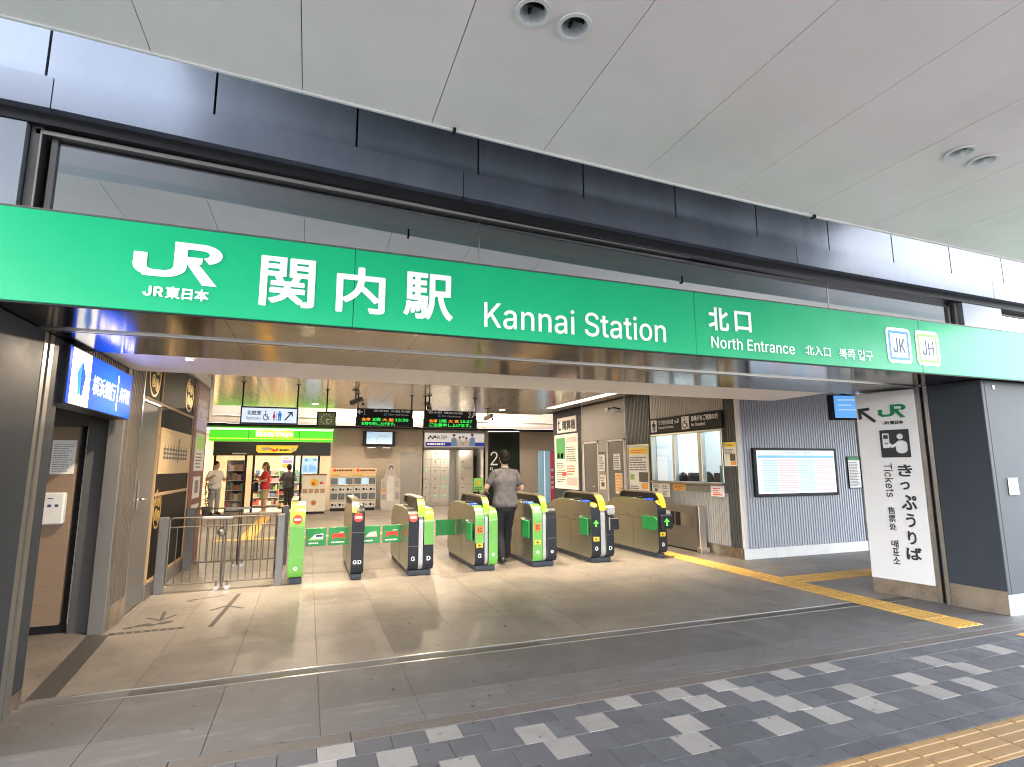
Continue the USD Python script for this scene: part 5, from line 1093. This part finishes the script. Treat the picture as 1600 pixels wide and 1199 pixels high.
# ------------------------------------------------------------------------------------------- railings
M('rail_steel', (.17, .15, .13), .38, metal=.8, var=.05); M('post_grey', (.17, .165, .165), .4, metal=.4)
def railing(label, y, plate):
    t = thing('gate_railing', label, 'railing', (-.93, y, 0))
    for x, w in ((-1.615, .05), (-.29, .045)): obj('post', B(x - w, x + w, y - .03, y + .03, 0, .90, .004), 'post_grey', t)
    obj('hinge', [B(-.345, -.335, y - .03, y + .03, z, z + .09) for z in (.2, .62)], 'plastic_black', t)
    for a, b in ((-1.55, -.955), (-.925, -.345)):
        obj('leaf_frame', tube([(a, y, .10), (a, y, .86), (a + .03, y, .885), (b - .03, y, .885), (b, y, .86), (b, y, .10), (a, y, .10)], .011), 'rail_steel', t, smooth=40)
        obj('mid_rail', tube([(a, y, .775), (b, y, .775)], .009), 'rail_steel', t, smooth=40)
        for i in range(6):
            x = a + (b - a) * (i + 1) / 7; obj('bar', tube([(x, y, .10), (x, y, .775)], .0065, 6), 'rail_steel', t, smooth=40)
    obj('lock_post', tube([(-.94, y - .02, .04), (-.94, y - .02, .32)], .016), 'rail_steel', t)
    for x in (-1.0, -.88):
        obj('caster_arm', B(x - .012, x + .012, y - .02, y + .02, .05, .12), 'rail_steel', t); w = trimesh.creation.cylinder(.034, .024, sections=14); w.apply_transform(trimesh.transformations.rotation_matrix(math.pi / 2, [1, 0, 0])); w.apply_translation([x, y, .034]); obj('caster', w, 'chrome', t, smooth=30)
    obj('name_plate', B(plate[0], plate[1], y - .022, y - .013, .862, .893, .003), 'rib_grey', t)
    return t
railing('front swing railing of thin steel bars between the left wall and the gates', 7.95, (-1.20, -.86)); railing('rear swing railing behind the first one, beside the gate ends', 9.62, (-1.15, -.80))
kn = thing('floor_stop', 'small round dark fitting seen through the bars of the railing', 'fitting', (-1.0, 8.8, 0)); s_ = trimesh.creation.icosphere(2, .055); s_.apply_scale([1, 1, 1.1]); s_.apply_translation([-.98, 7.985, .70]); obj('knob', s_, 'steel_dull', kn, smooth=40)

# ------------------------------------------------------------------------------- tape marks on the floor
M('tape_grey', (.085, .08, .072), .9, var=.3, scale=60, spec=.1)
fm = thing('floor_tape_marks', 'dark worn tape arrows, footprints and dotted line on the floor by the left wall', 'floor marking', (-1.1, 6.7, 0))
FF = floorp(0, 0, .0006)
put(fm, FF, LineString([(-.80, 6.18), (-.70, 7.62)]).buffer(.022, cap_style='flat'), 'tape_grey', .0012, 'tape_strip'); put(fm, FF, LineString([(-.90, 6.86), (-.76, 7.02), (-.58, 6.84)]).buffer(.015, cap_style='flat'), 'tape_grey', .0012, 'tape_arrow', .0013)
put(fm, FF, unary_union([LineString([(-1.22, 7.42), (-.86, 7.60)]).buffer(.010), LineString([(-1.12, 7.37), (-1.22, 7.42), (-1.13, 7.50)]).buffer(.010)]), 'tape_grey', .0012, 'tape_arrow')
put(fm, FF, unary_union([LineString([(-1.30, 6.62), (-1.34, 6.98)]).buffer(.016, cap_style='flat'), LineString([(-1.45, 6.76), (-1.30, 6.60), (-1.20, 6.80)]).buffer(.014, cap_style='flat')]), 'tape_grey', .0012, 'tape_arrow')
foot = lambda x, y, a: affinity.rotate(unary_union([affinity.scale(Point(x, y).buffer(1), .045, .075), affinity.scale(Point(x, y - .12).buffer(1), .034, .045)]), a, origin=(x, y))
put(fm, FF, foot(-1.42, 6.47, -60), 'tape_grey', .0012, 'footprint'); put(fm, FF, foot(-1.24, 6.50, -60), 'tape_grey', .0012, 'footprint')
for i in range(9): put(fm, FF, sbox(-1.63 + i * .068, 6.225, -1.585 + i * .068, 6.255), 'tape_grey', .0012, 'dotted_line')
put(fm, FF, sbox(-1.64, 6.20, -1.02, 6.222).union(sbox(-1.64, 6.258, -1.02, 6.275)), 'tape_grey', .0011, 'line_edge')
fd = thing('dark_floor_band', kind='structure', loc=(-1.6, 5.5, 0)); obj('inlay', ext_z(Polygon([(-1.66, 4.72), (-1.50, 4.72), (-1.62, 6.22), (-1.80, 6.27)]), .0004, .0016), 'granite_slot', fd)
# plant, green notice stand
pl = thing('potted_plant', 'small dark potted plant by the left edge of the store', 'plant', (-2.95, 20.0, 0))
pot = trimesh.creation.revolve([(0, 0), (.11, 0), (.14, .28), (.12, .28), (.11, .24), (0, .24)], sections=20); pot.apply_translation([-2.95, 20.0, 0]); obj('pot', pot, 'rib_dark', pl, smooth=40)
M('leaf_green', (.05, .085, .035), .5, var=.3, scale=20); r = random.Random(5); lv, stm = [], []
for i in range(90):
    a = r.uniform(0, 6.28); rad = r.uniform(.03, .2); z = r.uniform(.35, 1.2); c = np.array([-2.95 + rad * math.cos(a), 20 + rad * math.sin(a), z]); d = np.array([math.cos(a), math.sin(a), r.uniform(-.5, .6)]); d /= np.linalg.norm(d); s = np.cross(d, [0, 0, 1]); s /= np.linalg.norm(s); L_ = r.uniform(.08, .16); wd = L_ * .28
    v = [c, c + d * L_ * .5 + s * wd, c + d * L_, c + d * L_ * .5 - s * wd]; lv.append(trimesh.Trimesh(v, [[0, 1, 2], [0, 2, 3]], process=False))
for i in range(5): stm.append(tube([(-2.95, 20, .24), (-2.95 + r.uniform(-.08, .08), 20 + r.uniform(-.08, .08), .7), (-2.95 + r.uniform(-.14, .14), 20 + r.uniform(-.14, .14), 1.15)], .008, 5))
obj('foliage', lv, 'leaf_green', pl, kind='stuff'); obj('stem', stm, 'rib_brown', pl)
gn = thing('green_notice_stand', 'small green card on a dark pole beside the walking man', 'notice stand', (3.1, 10.4, 0))
obj('pole', tube([(3.12, 10.4, 0.02), (3.12, 10.4, 1.05)], .018), 'plastic_black', gn); obj('foot', trimesh.creation.cylinder(.16, .02, sections=24, transform=trimesh.transformations.translation_matrix([3.12, 10.4, .01])), 'plastic_black', gn)
obj('card', B(3.02, 3.22, 10.385, 10.395, 1.02, 1.28, .003), 'gate_lime', gn); FG = front(3.02, 10.384, 1.02); put(gn, FG, Point(.11, .17).buffer(.045), 'sign_yellow', .002, 'print'); put(gn, FG, lines(.03, .03, .17, .1, 2, .5, 3), 'ink_black', .002, 'print')
bk = thing('gate_side_counter', 'low steel service cabinet with dark openings under the office window', 'cabinet', (6.5, 8.7, 0))
obj('cabinet_body', B(6.50, 6.655, 8.22, 9.75, .02, .79, .006), 'steel_dull', bk); obj('end_upright', B(6.46, 6.60, 8.13, 8.20, .0, .80, .006), 'steel', bk); obj('upright_foot', B(6.44, 6.62, 8.08, 8.21, 0, .09, .005), 'steel', bk)
RB = rightwall(6.4985, 0, 0)
for a, b in ((-8.98, -8.88), (-8.84, -8.70)): put(bk, RB, sbox(a, .41, b, .655), 'plastic_black', .002, 'dark_opening')
put(bk, RB, sbox(-9.3, .42, -9.0, .66), 'paper', .002, 'notice_sheet'); put(bk, RB, sbox(-8.68, .42, -8.32, .64), 'steel', .003, 'inset_panel'); obj('kick_strip', B(6.49, 6.655, 8.22, 9.75, 0, .018), 'plastic_black', bk)
# wall plate on the right edge of the front
wp = thing('wall_plate', 'small steel plate on the grey panels at the right edge', 'plate', (6.98, 3.71, 1.3)); obj('plate', B(6.90, 7.06, 3.703, 3.7155, 1.18, 1.36, .004), 'steel', wp); obj('sticker', B(6.86, 6.895, 3.709, 3.7155, 2.30, 2.345, .003), 'panel_white', wp)
# ---------------------------------------------------------------------------------------------- people
from manifold3d import Manifold
import trimesh.smoothing
M('skin', (.50, .30, .21), .5, var=.06, scale=30, spec=.35); M('hair_black', (.012, .010, .009), .75, var=.4, scale=120, spec=.15); M('hair_brown', (.09, .045, .03), .5, var=.3, scale=120)
M('polo_grey', (.10, .094, .096), .85, var=.1, scale=14, bump=.0015, bscale=18); M('trouser_black', (.014, .014, .017), .8, var=.2, scale=20, bump=.001, bscale=25); M('shoe_black', (.02, .02, .022), .45); M('shoe_grey', (.25, .25, .25), .6)
M('shirt_white', (.62, .61, .60), .85, var=.05, bump=.001, bscale=20); M('trouser_grey', (.30, .31, .33), .85, var=.08); M('shirt_red', (.50, .035, .03), .8, var=.1); M('shorts_tan', (.42, .32, .2), .8); M('bag_black', (.02, .02, .024), .6, var=.2); M('cloth_dark', (.05, .05, .055), .8); M('sole_white', (.55, .55, .54), .6); M('apron_tan', (.48, .38, .22), .8)
_sph = {}
def ball(p, r, sc=(1, 1, 1)):
    return Manifold.sphere(1.0, 16).scale((r * sc[0], r * sc[1], r * sc[2])).translate(tuple(map(float, p)))
def bone(a, b, ra, rb, sa=(1, 1, 1), sb=(1, 1, 1)): return Manifold.batch_hull([ball(a, ra, sa), ball(b, rb, sb)])
def finish(ms, edge=.025, it=8):
    m = Manifold.batch_boolean(ms, manifold3d.OpType.Add) if len(ms) > 1 else ms[0]
    m = m.refine_to_length(edge); k = m.to_mesh(); t = trimesh.Trimesh(k.vert_properties[:, :3], k.tri_verts, process=True)
    trimesh.smoothing.filter_taubin(t, lamb=.5, nu=.52, iterations=it); return t
def V(*a): return np.array(a, float)
def hand(wr, d, up, s=1.0, curl=.5):
    """palm, four bent fingers and a thumb; d points along the hand, up out of its back"""
    d = d / np.linalg.norm(d); side = np.cross(d, up); side /= np.linalg.norm(side); up = np.cross(side, d); out = [bone(wr, wr + d * .03 * s, .024 * s, .026 * s)]
    pk = wr + d * .085 * s
    out.append(Manifold.batch_hull([ball(wr + d * .02 * s + side * .018 * s, .016 * s), ball(wr + d * .02 * s - side * .018 * s, .016 * s), ball(pk + side * .032 * s, .012 * s), ball(pk - side * .030 * s, .012 * s)]))
    for i, L in enumerate((.068, .078, .072, .056)):
        b = pk + side * (.031 - .0205 * i) * s; d1 = d * math.cos(curl) - up * math.sin(curl); d2 = d * math.cos(curl * 2.2) - up * math.sin(curl * 2.2)
        m_ = b + d1 * L * .5 * s; out += [bone(b, m_, .0095 * s, .0088 * s), bone(m_, m_ + d2 * L * .5 * s, .0088 * s, .0075 * s)]
    tb = wr + d * .03 * s + side * .028 * s; tm = tb + (d * .7 + side * .55 - up * .3) * .045 * s; out += [bone(tb, tm, .013 * s, .0105 * s), bone(tm, tm + (d * .9 + side * .1 - up * .35) * .032 * s, .0105 * s, .0085 * s)]
    return out
def person(label, loc, rz, J, looks, hair='short', scale=1.0, sleeve=.62, shorts=False, tilt=0.0):
    """J: joints in metres, x right, y ahead, z up"""
    t = thing('person', label, 'person', loc, rz)
    S = scale; j = {k: V(*v) * S for k, v in J.items()}
    body = []
    hd = j['head']; nk = j['neck']
    body += [bone(nk - V(0, 0, .03) * S, hd + V(0, -.01, -.05) * S, .058 * S, .055 * S)]
    body += [ball(hd, .1 * S, (.76, .95, 1.16)), ball(hd + V(0, .025, -.055) * S, .068 * S, (.85, .95, 1.0))]
    body += [bone(hd + V(0, .088, .0) * S, hd + V(0, .108, -.028) * S, .009 * S, .014 * S)]
    for s in (-1, 1): body += [ball(hd + V(s * .078, -.005, -.01) * S, .026 * S, (.35, .7, 1.15)), ball(hd + V(s * .032, .078, -.052) * S, .018 * S)]
    pel, che = j['pelvis'], j['chest']
    body += [Manifold.batch_hull([ball(pel + V(-.075, 0, 0) * S, .105 * S), ball(pel + V(.075, 0, 0) * S, .105 * S), ball((pel + che) / 2 + V(-.06, 0, 0) * S, .095 * S), ball((pel + che) / 2 + V(.06, 0, 0) * S, .095 * S)]),
             Manifold.batch_hull([ball((pel + che) / 2 + V(-.06, 0, 0) * S, .095 * S), ball((pel + che) / 2 + V(.06, 0, 0) * S, .095 * S), ball(che + V(-.085, 0, 0) * S, .105 * S), ball(che + V(.085, 0, 0) * S, .105 * S), ball(nk - V(0, .01, .06) * S, .07 * S)])]
    top, arms_cloth, legs_cloth = [], [], []
    for s, q in ((-1, 'l'), (1, 'r')):
        sh, el, wr = j['sh' + q], j['el' + q], j['wr' + q]; hp, kn_, an, toe = j['hp' + q], j['kn' + q], j['an' + q], j['toe' + q]
        body += [bone(che + V(s * .10, 0, .05) * S, sh, .058 * S, .046 * S), bone(sh, el, .047 * S, .041 * S), bone(el, wr, .041 * S, .028 * S)]
        d = wr - el; body += hand(wr, d + V(0, .02, -.01) * S, np.cross(d, V(0, 0, 1)) * 0 + V(0, -.2, 1), S, .6)
        body += [bone(hp, kn_, .088 * S, .058 * S), bone(kn_, an, .056 * S, .038 * S), bone(an, an * .5 + toe * .5 - V(0, 0, .01), .038 * S, .035 * S)]
        top += [bone(che + V(s * .10, 0, .06) * S, sh, .078 * S, .064 * S), bone(sh, sh + (el - sh) * sleeve, .064 * S, .062 * S)]
        top += [bone(nk - V(s * -.03, .012, .055) * S, sh + V(0, 0, -.004) * S, .060 * S, .062 * S)]; body += [bone(nk - V(0, .01, .06) * S, sh + V(0, 0, -.01) * S, .045 * S, .042 * S)]
        if sleeve >= 1: top += [bone(el, wr - (wr - el) * .12, .056 * S, .042 * S)]
        if shorts: legs_cloth += [bone(hp, hp + (kn_ - hp) * .75, .108 * S, .095 * S)]
        else: legs_cloth += [bone(hp, kn_, .098 * S, .074 * S), bone(kn_, an + V(0, 0, .01) * S, .074 * S, .062 * S)]
    bm = finish(body, .022 * S, 5); obj('body', bm, 'skin', t, smooth=60, world=False)
    mid = (pel + che) / 2
    top += [Manifold.batch_hull([ball(mid + V(-.075, 0, 0) * S, .11 * S), ball(mid + V(.075, 0, 0) * S, .11 * S), ball(che + V(-.095, 0, 0) * S, .118 * S), ball(che + V(.095, 0, 0) * S, .118 * S), ball(nk - V(0, .01, .05) * S, .078 * S)]),
            Manifold.batch_hull([ball(mid + V(-.075, 0, 0) * S, .11 * S), ball(mid + V(.075, 0, 0) * S, .11 * S), ball(pel + V(-.09, 0, -.03) * S, .126 * S), ball(pel + V(.09, 0, -.03) * S, .126 * S)])]
    tm = finish(top, .02 * S, 7)
    v = tm.vertices.copy(); nrm = tm.vertex_normals; f = (fbm(v * 9 * np.array([1.6, 1.6, .7]), 3, 5) - .5); tm.vertices = v + nrm * (f * .028 * S)[:, None]
    tm = tm.slice_plane([0, 0, pel[2] - .075 * S], [0, 0, 1], cap=True) if True else tm
    obj(looks.get('top_name', 'shirt'), tm, looks['top'], t, smooth=60, world=False)
    col = [bone(nk - V(.035, .012, .018) * S, nk - V(-.035, .012, .018) * S, .062 * S, .062 * S)]
    legs_cloth += [Manifold.batch_hull([ball(pel + V(-.075, 0, -.02) * S, .104 * S), ball(pel + V(.075, 0, -.02) * S, .104 * S), ball(j['hpl'] + V(0, 0, -.03) * S, .105 * S), ball(j['hpr'] + V(0, 0, -.03) * S, .105 * S)])]
    lm = finish(legs_cloth, .025 * S, 6); v = lm.vertices.copy(); f = (fbm(v * 10, 3, 9) - .5); lm.vertices = v + lm.vertex_normals * (f * .02 * S)[:, None]
    obj('shorts' if shorts else 'trousers', lm, looks['legs'], t, smooth=60, world=False)
    for q in 'lr':
        an, toe = j['an' + q], j['toe' + q]; d = toe - an; d[2] = 0; d /= np.linalg.norm(d); hl = an - d * .05 * S
        fl_ = min(toe[2], an[2] - .05 * S)
        shoe = Manifold.batch_hull([ball(V(hl[0], hl[1], an[2] - .035 * S), .038 * S), ball(an + V(0, 0, -.01) * S, .046 * S), ball(toe, .032 * S), ball(toe - d * .07 * S + V(0, 0, .012) * S, .042 * S)])
        sid = obj('shoe', finish([shoe], .02, 3), looks['shoe'], t, smooth=60, world=False)
    if hair:
        hm = [ball(hd + V(0, -.014, .022) * S, .106 * S, (.80, .96, 1.06))]
        if hair == 'long': hm += [bone(hd + V(0, -.06, -.02) * S, hd + V(0, -.07, -.16) * S, .078 * S, .06 * S)]
        else: hm += [ball(hd + V(0, -.05, -.03) * S, .078 * S, (.92, .75, 1.0))]
        h = Manifold.batch_boolean(hm, manifold3d.OpType.Add)
        face = Manifold.batch_hull([ball(hd + V(0, .14, -.04) * S, .085 * S), ball(hd + V(0, .12, -.16) * S, .10 * S)]) + ball(hd + V(.085, .045, -.055) * S, .042 * S) + ball(hd + V(-.085, .045, -.055) * S, .042 * S)
        h = h - face; h = h.refine_to_length(.014); k = h.to_mesh(); hmsh = trimesh.Trimesh(k.vert_properties[:, :3], k.tri_verts, process=True); vv = hmsh.vertices; f = (fbm(vv * np.array([70, 70, 25]), 2, 3) - .5); hmsh.vertices = vv + hmsh.vertex_normals * (f * .012 * S)[:, None]
        obj('hair', hmsh, looks['hair'], t, smooth=50, world=False)
    eyes = [];
    for s in (-1, 1):
        e = trimesh.creation.icosphere(1, .0105 * S); e.apply_translation(hd + V(s * .031, .0865, .004) * S); eyes.append(e)
    obj('eyes', eyes, 'ink_black', t, world=False)
    mo = trimesh.creation.icosphere(1, .02 * S); mo.apply_scale([1.1, .25, .3]); mo.apply_translation(hd + V(0, .092, -.066) * S); obj('mouth', mo, 'brick_red', t, world=False)
    if looks.get('collar'):
        ring = trimesh.creation.torus(.062 * S, .016 * S, 24, 10); ring.apply_scale([1, .95, 1.7]); ring.apply_translation(nk + V(0, -.008, -.012) * S); obj('collar', ring, looks['top'], t, smooth=50, world=False)
    return t
man = dict(head=(.0, .035, 1.635), neck=(.0, .0, 1.475), chest=(0, -.005, 1.27), pelvis=(0, -.015, .94), shl=(-.178, -.01, 1.395), ell=(-.305, .02, 1.165), wrl=(-.245, .26, 1.10), shr=(.178, -.01, 1.395), elr=(.285, -.01, 1.145), wrr=(.165, .23, 1.10),
           hpl=(-.088, 0, .88), knl=(-.075, .06, .48), anl=(-.07, -.05, .095), toel=(-.085, .12, .04), hpr=(.088, 0, .88), knr=(.085, .13, .50), anr=(.08, .16, .12), toer=(.09, .33, .05))
pm = person('person in a grey polo shirt and black trousers walking through the gate, seen from behind', (2.985, 8.47, 0), 0, man, dict(top='polo_grey', legs='trouser_black', shoe='shoe_black', hair='hair_black', collar=True))
bg = thing('shoulder_bag', 'black bag held in front of the walking man at his left side', 'bag', (2.70, 8.66, .9))
bagm = Manifold.batch_hull([ball((2.69, 8.58, .80), .05), ball((2.69, 8.78, .80), .05), ball((2.71, 8.60, 1.04), .045), ball((2.71, 8.78, 1.04), .045)]); obj('bag_body', finish([bagm], .03, 4), 'bag_black', bg, smooth=50); obj('strap', tube([(2.71, 8.62, 1.07), (2.735, 8.68, 1.125), (2.71, 8.76, 1.07)], .010), 'bag_black', bg)
stand = lambda dx=.1: dict(head=(0, .02, 1.50), neck=(0, 0, 1.345), chest=(0, 0, 1.16), pelvis=(0, 0, .86), shl=(-.175, 0, 1.28), ell=(-.26, .06, 1.05), wrl=(-.12, .27, 1.02), shr=(.175, 0, 1.28), elr=(.26, .06, 1.05), wrr=(.12, .27, 1.02),
    hpl=(-.085, 0, .80), knl=(-dx, .01, .44), anl=(-dx - .01, -.02, .09), toel=(-dx - .03, .14, .035), hpr=(.085, 0, .80), knr=(dx, .02, .44), anr=(dx + .01, 0, .09), toer=(dx + .03, .16, .035))
wht = stand(.11); wht.update(ell=(-.27, .05, 1.04), wrl=(-.10, .30, 1.10), elr=(.30, .02, 1.06), wrr=(.26, .20, 1.16))
person('person in a white shirt and grey trousers standing left of the store doorway', (-2.78, 20.2, 0), math.pi * 1.25, wht, dict(top='shirt_white', legs='trouser_grey', shoe='shoe_black', hair='hair_black', collar=True), scale=1.05)
red = stand(.09); red.update(elr=(.24, .08, 1.06), wrr=(.08, .24, 1.2))
person('person in a red shirt and tan shorts with dark bag standing in the store doorway', (-1.28, 19.9, 0), math.pi * .6, red, dict(top='shirt_red', legs='shorts_tan', shoe='sole_white', hair='hair_brown'), hair='long', shorts=True, scale=1.03)
pb = thing('carried_bag', 'dark bag hanging beside the person in the red shirt', 'bag', (-1.58, 19.95, .8)); obj('bag_body', finish([Manifold.batch_hull([ball((-1.62, 19.9, .78), .07), ball((-1.55, 20.0, .78), .07), ball((-1.60, 19.92, 1.05), .06), ball((-1.55, 19.98, 1.05), .06)])], .04, 4), 'bag_black', pb, smooth=50); obj('strap', tube([(-1.58, 19.95, 1.10), (-1.50, 19.93, 1.33)], .012), 'bag_black', pb)
person('person in dark clothes inside the store on the right', (-.62, 21.6, 0), .3, stand(.07), dict(top='cloth_dark', legs='trouser_black', shoe='shoe_black', hair='hair_black'), scale=1.0, sleeve=1.0)
